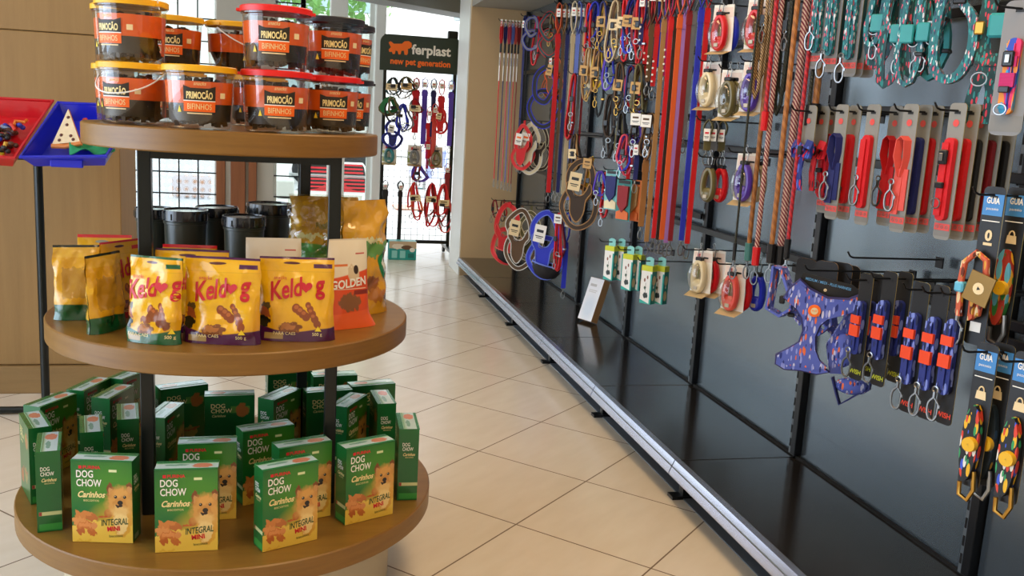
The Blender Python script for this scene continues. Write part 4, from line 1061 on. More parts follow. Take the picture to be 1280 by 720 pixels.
def k_retract(t, c, pack=None, packc='white', sc=1., strap=None):
    cm = pla(c)
    if pack:
        m = MB(); m.poly([(-.043, .0), (.043, .0), (.047, -.10), (.047, -.165), (-.047, -.165), (-.047, -.10)], .016, .018, M_white)
        m.add([(-.040, .0155, -.01), (.040, .0155, -.01), (.042, .0155, -.045), (-.042, .0155, -.045)], [(0, 1, 2, 3)], mat('pack_pale', 'ead9cf', .5, 0, .1))
        m.box((-.018, .0150, -.028), (.012, .001, .022), M_inkr); m.box((.016, .0150, -.03), (.02, .001, .006), M_ink)
        m.add([(-.044, .0155, -.06), (-.005, .0155, -.06), (-.02, .0155, -.15), (-.045, .0155, -.15)], [(0, 1, 2, 3)], mat('pack_lime', 'a9b83a', .5, 0, .05))
        m.add([(-.047, .016, -.165), (.047, .016, -.165), (.042, -.028, -.180), (-.042, -.028, -.180)], [(0, 1, 2, 3), (3, 2, 1, 0)], M_cream)
        sub(m, 'blister_card', t)
        m = MB(); m.sph((-.012, -.004, -.105), (.036, .020, .055), clear('blister', 'f4f4f0', .10, .08), 14, 10); sub(m, 'blister', t)
    m = MB(); z = -.10
    m.tube([(.023*math.cos(a)*(1-.10*math.sin(a)), 0, z+.056*math.sin(a)) for a in [2*PI*i/24 for i in range(24)]], .0115, cm, 10, closed=True, flat=1.25)
    m.sph((0, 0, z-.038), (.030, .0175, .026), cm, 16, 10)
    sub(m, 'casing', t)
    m = MB(); m.box((0, -.017, z-.045), (.018, .004, .014), mat('brand_plate', 'b8b0a0', .3, .2, 0), None, .002); sub(m, 'brand_plate', t); m = MB(); m.box((.0, -.002, z+.066), (.030, .022, .014), M_blackp, None, .003); sub(m, 'lock_button', t)
    m = MB(); m.rib([(0, 0, z+.070), (0, 0, -.026)], .012, .002, fab(strap or 'black'), (1, .3, 0)); sub(m, 'tape', t)
    sub(clipmesh(M_steel, .9), 'snap_hook', t, (0, 0, .018), 0, 180 if False else 0, 0)
def k_harness(t, c, trim, card=None, s=1., pad=True, ballz=0, cardm=None, hang=.0):
    fm = fab(c) if isinstance(c, str) else c; tm = fab(trim) if isinstance(trim, str) else trim
    rr = random.Random(int(s*100)+int(hang*1000)+len(str(c))+int(ballz*100)); J = lambda a: rr.uniform(-a, a)*s
    h0 = -hang
    if hang:
        m = MB(); m.rib([(0, 0, .0), (J(.004), 0, h0-.01)], .014*s, .003, fm, (1, 0, 0)); sub(m, 'hanging_strap', t)
    neck = [(x*s+J(.007), y*s+J(.006), z*s+h0+J(.006)) for x, y, z in ((0, 0, 0), (-.034, -.004, -.022), (-.054, -.010, -.072), (-.036, -.014, -.128), (0, -.018, -.158), (.034, -.012, -.132), (.052, -.006, -.080), (.032, 0, -.024))]
    m = MB(); a, b = m.band(smooth(neck, True), .020*s, .004, fm); sub(m, 'neck_loop', t)
    m = MB()
    for q in (a, b): m.tube(q, .0022*s, tm, 5, closed=True)
    girth = [(x*s+J(.008), y*s+J(.006), z*s+h0+J(.008)) for x, y, z in ((-.020, .012, -.105), (-.066, .020, -.140), (-.078, .012, -.195), (-.040, -.004, -.246), (.012, -.008, -.262), (.055, 0, -.226), (.066, .016, -.165), (.035, .020, -.115))]
    g = MB(); a, b = g.band(smooth(girth, True), .018*s, .004, fm)
    for q in (a, b): m.tube(q, .0022*s, tm, 5, closed=True)
    sub(m, 'trim', t); sub(g, 'girth_strap', t)
    if pad:
        o = [(-.046, -.082), (-.050, -.12), (-.034, -.150), (-.030, -.205), (-.004, -.238), (.022, -.205), (.030, -.150), (.050, -.12), (.042, -.085), (.018, -.128), (-.016, -.128)]
        o = smooth([(x*s, 0, z*s+h0) for x, z in o], True, 3); o = [(p.x, p.z) for p in o]
        m = MB(); m.poly(o, -.024*s, -.016*s, fm, side=tm); sub(m, 'chest_pad', t)
        m = MB(); m.tube([(x, -.024*s, z) for x, z in o], .0026*s, tm, 5, closed=True); sub(m, 'piping', t)
    if ballz:
        z = h0-.215*s; m = MB(); mm = mat('mesh_black', '1d1a1c', .7, 0, .2, .4, 200)
        m.lathe([(.062*s, .012*s), (.060*s, -.012*s), (.046*s, -.034*s), (.022*s, -.046*s), (.001, -.049*s)], mm, 20, tr(.01*s, 0, z) @ rot(0, 10), sx=1, sy=.6)
        sub(m, 'mesh_body', t)
        m = MB(); m.tube([(.01*s+.062*s*math.cos(a_), .037*s*math.sin(a_), z+.012*s-.011*s*math.cos(a_)) for a_ in [2*PI*i/20 for i in range(20)]], .003*s, tm, 6, closed=True); sub(m, 'mesh_edging', t)
    m = MB(); m.box((.045*s, -.014*s, h0-.11*s), (.020*s, .01*s, .030*s), M_blackp, None, .003); sub(m, 'buckle', t)
    sub(dring(M_steel, .011*s), 'ring', t, (-.008*s, -.030*s, h0-.12*s), 0, 0, 25)
    if card: tagcard(t, .048*s, .070*s, h0-.045*s, cardm or M_white, -.032*s, -.012*s, 8, deco=M_inko if card == 2 else M_ink)
def k_tangle(t, cols, L=.16, n=4, card=None, tags=0, seed=0, metal=M_steel, r=.0045, w=.012, th=.0075, clipc=None):
    """collar or small lead bunched on a hook: several loops, a card and metal fittings"""
    rr = random.Random(seed)
    for i in range(n):
        m = MB(); a = rr.uniform(.012, .032); l = L*rr.uniform(.55, 1.05); y = (i-(n-1)/2)*.013; ph = rr.uniform(-.022, .022); tw = rr.uniform(-1, 1)
        fm = fab(cols[i % len(cols)]) if isinstance(cols[i % len(cols)], str) else cols[i % len(cols)]
        pts = []
        for k in range(18):
            q = 2*PI*k/18; d = (1-math.cos(q))/2; x = a*math.sin(q)*(1-.55*math.cos(q))*(1 if d < .85 else .8)+ph*d+.004*math.sin(3*q+i)
            pts.append((x, y+.010*tw*math.sin(q)+.004*math.sin(2*q+i), -l*d))
        if i % 2: m.band(pts, w*.8, max(.003, th*.5), fm)
        else: m.rib(pts, w, th, fm, closed=True)
        sub(m, 'webbing_loop', t)
        if i % 2 == 0:
            m = MB(); m.box((pts[6][0], pts[6][1]-.004, pts[6][2]), (.018, w*1.25, .010), metal if rr.random() < .5 else M_blackp, None, .002); sub(m, 'slider', t)
    sub(dring(metal, .012), 'ring', t, (rr.uniform(-.012, .012), -.028, -L*.62)); sub(clipmesh(metal, .9), 'snap_hook', t, (rr.uniform(-.015, .015), -.03, -L*.75))
    m = MB(); m.box((rr.uniform(-.01, .01), -.026-th, -L*(.58 if clipc else .4)), (.022, .01, .028) if not clipc else (.032, .014, .045), M_blackp if not clipc else mat('buckle_teal', clipc, .35), None, .003); sub(m, 'buckle', t)
    if card: tagcard(t, .048, .052, -L*.30 if tags != 2 else -.005, card, -.034, rr.uniform(-.008, .008), rr.uniform(-6, 6), deco=M_brn)
M_brn = mat('ink_brown', '5a4020', .6, 0, 0)
def k_tag(t):
    tagcard(t, .026, .055, .0, M_white, deco=M_inkr); sub(clipmesh(M_steel, .8), 'snap_hook', t, (0, 0, -.05))
def k_pack(t):
    """slim carton with a yellow top and plant drawing"""
    m = MB(); w, d, h = .058, .034, .168
    mf = layers('pack_print', 'ecebe6', [('r', -.1, 1.1, .86, 1.1, 'cfd62e'), ('w', .10, .0, 1, 0, -.1, '2aa79b'), ('e', .35, .62, .08, .05, '8a5a4a'), ('e', .60, .70, .07, .05, '8a5a4a'), ('r', .45, .48, .2, .55, '2d3b3a'), ('en', .5, .22, .22, .07, '2d3b3a'), ('en', .42, .42, .10, .04, '3d5b4a'), ('r', .86, 1.1, -.1, .8, '2aa79b')], .4)
    ms = layers('pack_side', '177a72', [('r', -.1, 1.1, .86, 1.1, 'b9c42c'), ('e', .5, .62, .34, .13, 'c9b183'), ('e', .5, .22, .34, .13, 'c9b183'), ('r', .4, .6, .42, .48, 'e9e4d0')], .4)
    a = [(-w/2, -d/2), (w/2, -d/2), (w/2, d/2), (-w/2, d/2)]
    for i in range(4):
        p, q = a[i], a[(i+1) % 4]; m.quad([(p[0], p[1], -h-.02), (q[0], q[1], -h-.02), (q[0], q[1], -.02), (p[0], p[1], -.02)], mf if i % 2 == 0 else ms)
    lime = mat('pack_top', 'cfd62e', .4)
    m.quad([(-w/2, -d/2, -.02), (w/2, -d/2, -.02), (w/2, d/2, -.02), (-w/2, d/2, -.02)], lime); m.quad([(-w/2, d/2, -h-.02), (w/2, d/2, -h-.02), (w/2, -d/2, -h-.02), (-w/2, -d/2, -h-.02)], lime)
    sub(m, 'carton', t)
    m = MB(); m.poly([(-w*.35, -.021), (w*.35, -.021), (w*.35, .012), (w*.12, .018), (-w*.12, .018), (-w*.35, .012)], -.001, .001, mat('hang_tab', '8fd3cf', .4)); sub(m, 'hang_tab', t, label='pale teal hanging tab')
def k_bandana(t, c1, c2, c3):
    m = MB(); w, h = .085, .19
    m.poly([(-w/2, 0), (w/2, 0), (w/2, -h), (-w/2, -h)], .004, .006, mat('band_card_'+c1, c1, .5, 0, .05)); m.box((0, .002, -.012), (w*.8, .002, .014), M_blackp)
    sub(m, 'backing_card', t)
    m = MB(); m.poly([(-w*.38, -.03), (w*.38, -.03), (w*.34, -h*.62), (0, -h*.8), (-w*.34, -h*.62)], -.008, .004, fab(c2)); sub(m, 'folded_cloth', t)
    m = MB(); m.poly([(-w*.42, -h*.97), (w*.42, -h*.97), (w*.42, -h*.80), (0, -h*.72), (-w*.42, -h*.80)], -.003, .003, mat('band_foot_'+c3, c3, .5)); sub(m, 'foot_flap', t)
    sub(dring(M_steel, .01), 'ring', t, (0, -.004, -.03))

def group(hp, X, what, items, hz=None):
    """one hook and everything hanging on it; items: (px, builder, args, kwargs, name, category, label, rz)"""
    Yh, Zh = hook_at(hp[0], hp[1], X, what)
    prev = X
    for it in items:
        px, fn, a, k, name, cat, lb = it[:7]; rz = it[7] if len(it) > 7 else -70
        x = solve_x(px, Yh, Zh-.08); x = min(max(x, X+.006), XB-.04)
        if k and 'pyb' in k:
            k = dict(k); pb = k.pop('pyb'); L = Zh-solve_z(pb, x, Yh); a = tuple(a)+(L,)
        t = T(name, lb, cat, (x, Yh, Zh), rz); fn(t, *a, **(k or {}))
K = dict
lead = ('dog_lead', 'dog lead')
# ---- far left: thin leads
group((625, 26), 1.45, 'the six thin leads at the far left', [
 (627, k_lead, ('red',), K(pyb=232), *lead, 'thin red lead with red handle, leftmost on the far left hook'),
 (632, k_lead, ('navy',), K(pyb=234), *lead, 'thin navy lead with long white paper strip, second on the far left hook'),
 (637, k_lead, ('pink',), K(pyb=235), *lead, 'thin pink lead, third on the far left hook'),
 (641, k_lead, ('lightblue',), K(pyb=236), *lead, 'thin light blue lead on the far left hook'),
 (645, k_lead, ('salmon',), K(pyb=237), *lead, 'thin salmon lead on the far left hook'),
 (649, k_lead, ('darkred',), K(pyb=238), *lead, 'thin dark red lead, last of the six on the far left hook')])
group((653, 20), 1.46, 'the navy and black leads beside the thin leads', [
 (656, k_strap, ('navy',), K(pyb=214, w=.014), *lead, 'navy lead hanging just right of the six thin leads'),
 (660, k_strap, ('black',), K(pyb=216, w=.012, hc='grey'), *lead, 'black lead with grey handle behind the navy one at the far left')])
group((661, 20), 1.46, 'the grey and blue padded harness', [
 (665, k_harness, ('grey', 'blue'), K(s=.8, pad=False), 'dog_harness', 'harness', 'grey padded harness with bright blue trim, top far left', -40),
 (673, k_tangle, (('red', 'darkred'),), K(L=.30, n=2, seed=2), 'dog_collar', 'collar', 'red collar hanging behind the grey and blue harness, top far left', -50)])
group((678, 16), 1.48, 'the olive harness near the top left', [
 (687, k_harness, ('darkteal', 'red'), K(s=1., pad=False), 'dog_harness', 'harness', 'dark harness with red lower strap left of the wide red lead', -40),
 (692, k_tangle, (('olive', 'tan'),), K(L=.20, n=3, seed=3, metal=M_gold), 'dog_collar', 'collar', 'olive and tan collars bunched left of the wide red lead', -50)])
group((695, 4), 1.45, 'the wide red lead', [
 (699, k_strap, ('red',), K(pyb=252, w=.026, hc='orange'), *lead, 'wide red lead with orange handle loop, left of centre', -35),
 (706, k_strap, ('brown',), K(pyb=250, w=.016, hc='tan'), *lead, 'brown lead with tan loop right of the wide red lead', -45),
 (711, k_strap, ('navy',), K(pyb=252, w=.020), *lead, 'navy lead hanging between the brown and the beige leads', -45)])
group((714, 2), 1.45, 'the beige lead', [
 (718, k_strap, ('beige',), K(pyb=255, w=.022, hc='cream'), *lead, 'beige lead with broad cream handle loop, upper left', -35),
 (724, k_strap, ('lightblue',), K(pyb=262, w=.022, hc='lightblue'), *lead, 'light blue lead right of the beige one', -45),
 (729, k_strap, ('grey',), K(pyb=258, w=.014), *lead, 'grey lead behind the light blue one', -45),
 (734, k_strap, ('darkred',), K(pyb=200, w=.012), *lead, 'narrow dark red lead right of the light blue one', -45)])
group((683, 72), 1.46, 'the black harness with blue trim', [
 (678, k_harness, ('black', 'blue'), K(s=1.35, pad=False, hang=.05), 'dog_harness', 'harness', 'black harness with broad blue edging and a small white tag, far left', -35),
 (688, k_tag, (), None, 'price_tag', 'tag', 'small white tag above the black and blue harness'),
 (692, k_harness, ('brown', 'orange'), K(s=.9, card=1, cardm=M_tan), 'dog_harness', 'harness', 'brown harness with tan card behind the blue-edged one, far left', -45)])
group((713, 92), 1.46, 'the round red collar', [
 (717, k_tangle, (('red', 'darkred'),), K(L=.34, n=2, seed=8, w=.018), 'dog_collar', 'collar', 'red collar forming a long round loop beside the beige lead', -30)])
group((651, 150), 1.47, 'the red harness with white cards', [
 (655, k_harness, ('red', 'salmon'), K(s=1.1, card=2, hang=.04), 'dog_harness', 'harness', 'red harness with white card, middle height at far left', -40),
 (664, k_harness, ('cream', 'white'), K(s=1.2, card=2, hang=.03), 'dog_harness', 'harness', 'cream harness with white piping and white card next to the red one', -40),
 (676, k_harness, ('darkbrown', 'cream'), K(s=1.1, hang=.04), 'dog_harness', 'harness', 'dark brown harness with cream piping left of the wide red lead', -40)])
group((616, 250), 1.46, 'the small collars at the lower far left', [
 (618, k_tangle, (('darkred', 'black'),), K(L=.16, n=2, seed=11), 'dog_collar', 'collar', 'small dark red collar with clear pack, lowest far left', -30),
 (628, k_tangle, (('brown', 'red'),), K(L=.18, n=2, seed=12, card=M_white), 'dog_collar', 'collar', 'small brown collar with white card, lower far left', -35)])
group((632, 252), 1.44, 'the red harness with mesh body', [
 (636, k_harness, ('red', 'salmon'), K(s=1.55, ballz=.37, hang=.03), 'dog_harness', 'harness', 'large red harness with black mesh body hanging low at the far left', -35)])
group((641, 256), 1.40, 'the brown harness with white piping', [
 (652, k_harness, ('brown', 'white'), K(s=1.5, card=1, cardm=M_cream, hang=.03), 'dog_harness', 'harness', 'brown harness with white piping hanging low left of the blue one', -35),
 (664, k_harness, ('olive', 'cream'), K(s=1.2, hang=.05), 'dog_harness', 'harness', 'olive harness with cream piping behind the brown one, low down', -35)])
group((672, 262), 1.40, 'the blue harness low at the left', [
 (684, k_harness, ('blue', 'lightblue'), K(s=1.5, card=1, ballz=.34, hang=.02), 'dog_harness', 'harness', 'blue harness with white card hanging just above the base shelf', -35)])
group((690, 266), 1.42, 'the red folded lead low at the left', [
 (699, k_tangle, (('red', 'red', 'darkred'),), K(L=.36, n=3, seed=14, w=.018, card=M_white, tags=2), *lead, 'folded red lead hanging right of the low blue harness', -40),
 (709, k_strap, ('blue',), K(pyb=372, w=.026), *lead, 'bright blue lead hanging lowest at the left, its clip near the shelf', -35)])
# ---- middle: bunches with cards
def bunch(px, hpy, X, cols, L, n, seed, lb, card=None, metal=M_steel, tags=0, rz=-45, w=.014):
    group((px-6, hpy), X, 'the '+lb.split(' with ')[0].split(',')[0], [(px, k_tangle, (cols,), K(L=L, n=n, seed=seed, card=card, metal=metal, tags=tags, w=w), 'dog_collar', 'collar', lb, rz)])
bunch(737, 4, 1.47, ('red', 'tan'), .34, 3, 21, 'red and tan collars bunched at the top right of the light blue lead')
bunch(745, 2, 1.50, ('blue', 'navy'), .30, 3, 22, 'blue collars hanging at the top left of the brown cards')
bunch(755, 2, 1.47, ('navy', 'tan', 'yellow'), .24, 4, 23, 'navy and gold collars with brown card, topmost left of the cards', M_tan, M_gold)
bunch(770, 0, 1.47, ('beige', 'brown'), .30, 3, 24, 'beige collars with pale card, second of the topmost cards', M_cream, M_gold)
bunch(782, -2, 1.46, ('red', 'red'), .28, 3, 25, 'bright red collars with pale card, centre of the topmost cards', M_cream)
bunch(791, -3, 1.46, ('navy', 'blue'), .26, 3, 26, 'navy collars with brown card, fourth of the topmost cards', M_tan)
bunch(800, -4, 1.46, ('red', 'darkred'), .30, 3, 27, 'red collars with brown card, rightmost of the topmost cards', M_tan)
bunch(736, 60, 1.47, ('tan', 'cream'), .30, 3, 31, 'tan harness straps with kraft card right of the round red collar', M_tan, M_gold)
bunch(748, 58, 1.47, ('tan', 'yellow', 'black'), .34, 4, 32, 'gold and black straps with kraft card, second row of cards', M_tan, M_gold)
bunch(762, 60, 1.49, ('blue', 'purple'), .20, 2, 33, 'small purple lead hanging between the kraft cards')
bunch(776, 78, 1.46, ('brown', 'black'), .26, 4, 34, 'brown collars with square kraft card in the middle of the display', M_tan, M_gold)
bunch(789, 82, 1.47, ('navy', 'red'), .22, 3, 35, 'navy and red collars right of the square kraft card')
bunch(799, 80, 1.46, ('olive', 'black', 'brown'), .26, 4, 36, 'dark camouflage collars left of the long tan strap', M_tan, M_gold)
bunch(764, 118, 1.46, ('darkbrown', 'black'), .34, 4, 37, 'long black and brown leather collars under the square kraft card')
bunch(777, 140, 1.47, ('black', 'olive'), .24, 3, 38, 'black collars hanging under the square kraft card on its right')
bunch(796, 140, 1.46, ('darkbrown', 'purple'), .20, 3, 39, 'dark collars with white card, left of two white cards', M_white, tags=2)
bunch(812, 142, 1.46, ('brown', 'tan'), .18, 3, 40, 'brown collars with white card, right of two white cards', M_white, tags=2)
group((775, 168), 1.47, 'the pink and blue small leads', [
 (781, k_tangle, (('pink', 'blue'),), K(L=.20, n=3, seed=41), *lead, 'pink and blue short lead above the dark red packs', -45),
 (787, k_strap, ('red',), K(pyb=262, w=.018, loopL=.10), *lead, 'short red lead with metal clip above the orange-edged pack', -45)])
group((790, 172), 1.46, 'the navy short lead', [
 (796, k_strap, ('navy',), K(pyb=240, w=.020, loopL=.08), *lead, 'short navy lead left of the tan leather lead', -45),
 (808, k_strap, ('leather',), K(pyb=298, w=.026, loopL=.10), *lead, 'tan leather short lead left of the long straps', -40)])
bunch(718, 168, 1.47, ('darkbrown', 'tan'), .26, 3, 43, 'dark brown straps with white card behind the tan and black harness', M_cream, M_gold)
group((722, 196), 1.44, 'the tan and black harness', [
 (727, k_harness, (fab('darkbrown'), 'tan'), K(s=1.35, card=1, cardm=M_cream, hang=.02), 'dog_harness', 'harness', 'black harness with tan edging and kraft card, left of the teal pack', -30),
 (738, k_tangle, (('tan', 'yellow'),), K(L=.30, n=2, seed=45, w=.02, card=M_tan, tags=2), 'dog_harness', 'harness', 'tan strap harness with brown card behind the tan-edged black one', -40)])
group((746, 214), 1.47, 'the red and purple collars', [
 (750, k_tangle, (('purple', 'blue'),), K(L=.16, n=2, seed=46), 'dog_collar', 'collar', 'purple collar just left of the teal pack', -40),
 (758, k_tangle, (('red', 'red'),), K(L=.30, n=2, seed=47, w=.02), 'dog_collar', 'collar', 'red collar drooping below the teal pack', -40)])
group((757, 212), 1.44, 'the teal pack', [
 (764, k_bandana, ('7cc4c4', 'navy', 'e9d9b0'), None, 'cloth_pack', 'pack', 'teal-edged hanging pack with dark blue cloth', -60)])
group((773, 224), 1.45, 'the dark red packs', [
 (779, k_bandana, ('2a7f7a', 'darkred', 'd8682a'), None, 'cloth_pack', 'pack', 'green and dark red hanging pack with orange foot, right of the teal-edged one', -60),
 (791, k_bandana, ('d8722f', 'tan', 'd8682a'), None, 'cloth_pack', 'pack', 'orange hanging pack with tan cloth, rightmost of the three cloth packs', -60)])
# ---- long straps
def longs(hp, X, what, its): group(hp, X, what, [(px, k_strap, (c,), K(pyb=pb, w=w, studs=st, hc=hc), *lead, lb, rz) for px, c, pb, w, st, hc, lb, rz in its])
longs((799, -14), 1.46, 'the navy and red studded leads', [
 (804, 'navy', 72, .016, 3, None, 'navy lead with pale studs, shortest of the studded ones', -45),
 (811, 'red', 112, .020, 4, None, 'red lead ending in white studs, first right of the navy studded one', -40)])
longs((813, -22), 1.45, 'the brown and red studded leads', [
 (817, 'brown', 118, .020, 4, None, 'brown lead ending in white studs', -40),
 (824, 'red', 124, .020, 4, 'red', 'red lead ending in white studs, right of the brown studded one', -40),
 (829, 'blue', 100, .014, 0, None, 'thin blue strap between the studded leads and the long tan one', -40)])
longs((829, -30), 1.44, 'the long tan lead', [
 (833, 'tan', 318, .020, 0, None, 'long tan strap lead, leftmost of the floor-length straps', -35),
 (838, 'magenta', 112, .018, 4, None, 'magenta studded lead half hidden behind the long tan strap', -40)])
longs((838, -34), 1.44, 'the long salmon and red leads', [
 (842, 'red', 314, .018, 0, None, 'broad long red strap lead, immediately right of the long tan one', -35),
 (848, 'darkbrown', 316, .018, 0, None, 'long dark brown strap lead between two red ones', -35)])
longs((849, -38), 1.44, 'the long red and lilac leads', [
 (853, 'orange', 316, .020, 0, None, 'long orange-red strap lead left of the lilac one', -35),
 (859, 'lilac', 320, .018, 0, None, 'long lilac strap lead', -35)])
longs((861, -44), 1.45, 'the long dark leads right of the lilac one', [
 (865, 'darkred', 318, .020, 0, None, 'long dark red strap lead right of the lilac one', -35),
 (871, 'grey', 190, .018, 0, None, 'grey strap lead, shorter, left of the blue one', -35)])
longs((875, -50), 1.44, 'the long blue lead', [
 (880, 'blue', 318, .020, 0, None, 'long bright blue strap lead', -35),
 (888, 'red', 322, .020, 0, None, 'long red strap lead on the right of the bright blue one', -35)])
# ---- retractable leads
RL = ('retractable_lead', 'retractable lead')
group((889, 4), 1.46, 'the red and blue winder leads at the top', [
 (900, k_retract, ('red', 1), None, *RL, 'red retractable lead on white card, top left of the winders', -60),
 (914, k_retract, ('blue',), None, *RL, 'blue retractable lead hanging behind the top left red one', -60)])
group((932, -4), 1.46, 'the red winder lead at the top right', [
 (944, k_retract, ('red', 1), None, *RL, 'red retractable lead on white card, top right of the winders next to the ropes', -60)])
group((876, 76), 1.46, 'the cream winder leads', [
 (884, k_retract, ('cream', 1), K(strap='grey'), *RL, 'cream retractable lead, front one in the second winder row', -60),
 (897, k_retract, ('beige',), K(strap='grey'), *RL, 'beige retractable lead just behind the cream one in the second winder row', -60)])
group((902, 86), 1.46, 'the olive winder lead', [
 (910, k_retract, ('olive', 1), None, *RL, 'olive retractable lead, left one of the second row pair', -60),
 (920, k_retract, ('olive',), None, *RL, 'olive retractable lead, right one, partly behind its olive twin', -60)])
group((929, 76), 1.45, 'the violet winder lead', [
 (938, k_retract, ('purple', 1), K(sc=1), *RL, 'violet-blue retractable lead on card beside the rope leads', -60)])
group((874, 150), 1.46, 'the olive strap leads', [
 (884, k_strap, ('olive',), K(pyb=205, w=.022, loopL=.06), *lead, 'short olive strap lead under the cream winder, left one', -40),
 (892, k_strap, ('grey',), K(pyb=207, w=.022, loopL=.06), *lead, 'short grey strap lead under the cream winder', -40),
 (902, k_strap, ('olive',), K(pyb=208, w=.022, loopL=.06), *lead, 'short olive strap lead above the small red winder', -40)])
group((876, 196), 1.46, 'the small olive and red winder leads', [
 (886, k_retract, ('olive',), None, *RL, 'olive retractable lead in the third row, left of the red one', -60),
 (901, k_retract, ('red',), None, *RL, 'red retractable lead in the third row beside the olive one', -60)])
group((914, 190), 1.44, 'the white-packed violet winder', [
 (930, k_retract, ('purple', 1), None, *RL, 'violet retractable lead in large white blister pack, third row', -60),
 (948, k_retract, ('beige',), None, *RL, 'beige retractable lead behind the white blister pack', -60)])
group((857, 312), 1.45, 'the cream and red winders at the bottom', [
 (874, k_retract, ('cream', 1), None, *RL, 'cream retractable lead in lime and white pack, lowest row left', -60),
 (890, k_retract, ('red', 1), None, *RL, 'red retractable lead beside the cream one in the lowest row', -60)])
group((898, 330), 1.44, 'the red and blue winders at the bottom', [
 (914, k_retract, ('salmon', 1), None, *RL, 'pink-red retractable lead in white pack, lowest row right', -60),
 (930, k_retract, ('red',), None, *RL, 'red retractable lead in front of the blue one in the lowest row', -60),
 (947, k_retract, ('blue',), None, *RL, 'blue retractable lead, rightmost in the lowest winder row', -60)])
# ---- rope leads
bt = braid('rope_tan', 'c8a878', '6a5038', 60); bw = braid('rope_wine', '7a1830', 'd8b8a8', 45); bk = braid('rope_dark', '34382a', '1d1f18', 50); bl_ = braid('rope_leather', 'b5763a', '9a6230', 20); bg2 = braid('rope_grey', '9aa0a0', '5a5048', 60); br2 = braid('rope_red', 'c8202c', '9a1424', 30)
rp = ('rope_lead', 'rope lead')
M_sred = pla('red'); M_steal = mat('sleeve_teal', '4a8a88', .4)
group((945, -60), 1.44, 'the tan rope leads', [
 (952, rope, (bk,), K(pyb=345, r=.004, loop=.1, end=M_blackp), *rp, 'thin dark rope lead, leftmost of the rope leads'),
 (961, bundle, (bt,), K(L=.46, n=3, r=.006), *rp, 'tan and dark flecked rope lead folded into long loops'),
 (970, rope, (bl_,), K(pyb=345, r=.008, loop=.1, end=M_steal), *rp, 'tan leather rope lead with teal sleeve left of the wine braid')])
group((966, -64), 1.43, 'the wine rope leads', [
 (974, rope, (br2,), K(pyb=185, r=.007, loop=.1, end=M_sred, clip=0), *rp, 'short red rope lead ending beside the folded tan rope'),
 (981, rope, (bw,), K(pyb=352, r=.008, loop=.1, end=M_sred), *rp, 'wine and cream braided lead with red end sleeve'),
 (990, bundle, (bk,), K(L=.50, n=2, r=.007), *rp, 'dark green rope lead hanging in one long loop')])
group((988, -72), 1.42, 'the leather and thick braided leads', [
 (1001, rope, (bl_,), K(pyb=350, r=.008, loop=.1, end=M_blackp), *rp, 'tan leather rope lead between the two wine braids'),
 (1013, rope, (bw,), K(pyb=352, r=.012, loop=.1, end=M_blackp), *rp, 'thick wine and cream braided lead left of the hanging collars')])
group((1012, -66), 1.44, 'the red and tan leads beside the thick braid', [
 (1021, rope, (br2,), K(pyb=345, r=.006, loop=.1), *rp, 'red rope lead right of the thick wine braid'),
 (1029, rope, (bk,), K(pyb=180, r=.006, loop=.1, clip=0), *rp, 'dark rope lead behind the first teal collar'),
 (1037, rope, (bl_,), K(pyb=178, r=.010, loop=.1, clip=0), *rp, 'tan leather strip hanging below the first teal collar')])
# ---- teal leads and harnesses at the top
M_teal = confetti('webbing_tealpink', '1d6d78', ['e05a78', 'd8e0e8', '1a3a5a', '2f9aa0'], 105, .30); M_navp = confetti('webbing_navypink', '17464e', ['d8405a', '2a8f90'], 95, .34)
cg = mat('card_darkgrey', '85878a', .5, 0, .05)
for (hx, its) in ((1020, [(1031, 0, 1, 'teal pink-flecked lead on grey card, first of the upper teal row')]),
                  (1036, [(1049, 0, 2, 'teal lead with steel clip on grey card, second of the upper teal row'), (1058, 1, 0, 'dark teal collar on grey card behind the second teal lead')]),
                  (1062, [(1074, 0, 2, 'teal lead with steel clip on grey card, fourth of the upper teal row'), (1083, 1, 0, 'dark teal collar on grey card, fifth of the upper teal row'), (1096, 1, 0, 'dark teal collar on grey card, last of the upper teal row')])):
    group((hx, -64), 1.45, 'the teal leads from '+its[0][3].split(',')[-1].strip(), [
      (px, k_collar, ('teal',), K(L=.335, w=.047, card=cg, buckle=False, clip=cl, fabm=(M_teal if not dk else fab('darkteal')), loop=False, foot='wish'), 'carded_lead', 'lead', lb, -70) for px, dk, cl, lb in its])
def tealh(px, py, X, s, lb, rz, L=.2, n=4, seed=1, pad=False):
    group((px-12, py), X, 'the '+lb, [(px, k_tangle, ((M_teal, M_navp, 'teal'),), K(L=L, n=n, seed=seed, w=.026, card=(cg if seed % 2 else None), tags=2, th=.013, clipc='2f9aa0'), 'dog_harness', 'harness', lb, rz)])
tealh(1106, -40, 1.45, 1, 'teal and pink harness bunched at the top, first right of the teal cards', -50, .24, 4, 51)
tealh(1128, -44, 1.45, 1, 'teal and pink harness with steel clips, second right of the teal cards', -50, .29, 5, 52)
tealh(1150, -46, 1.45, 1, 'teal and pink harness with dark buckle, third right of the teal cards', -50, .29, 5, 53)
tealh(1168, -40, 1.47, 1, 'small teal and brown harness left of the long teal loop', -50, .26, 4, 54)
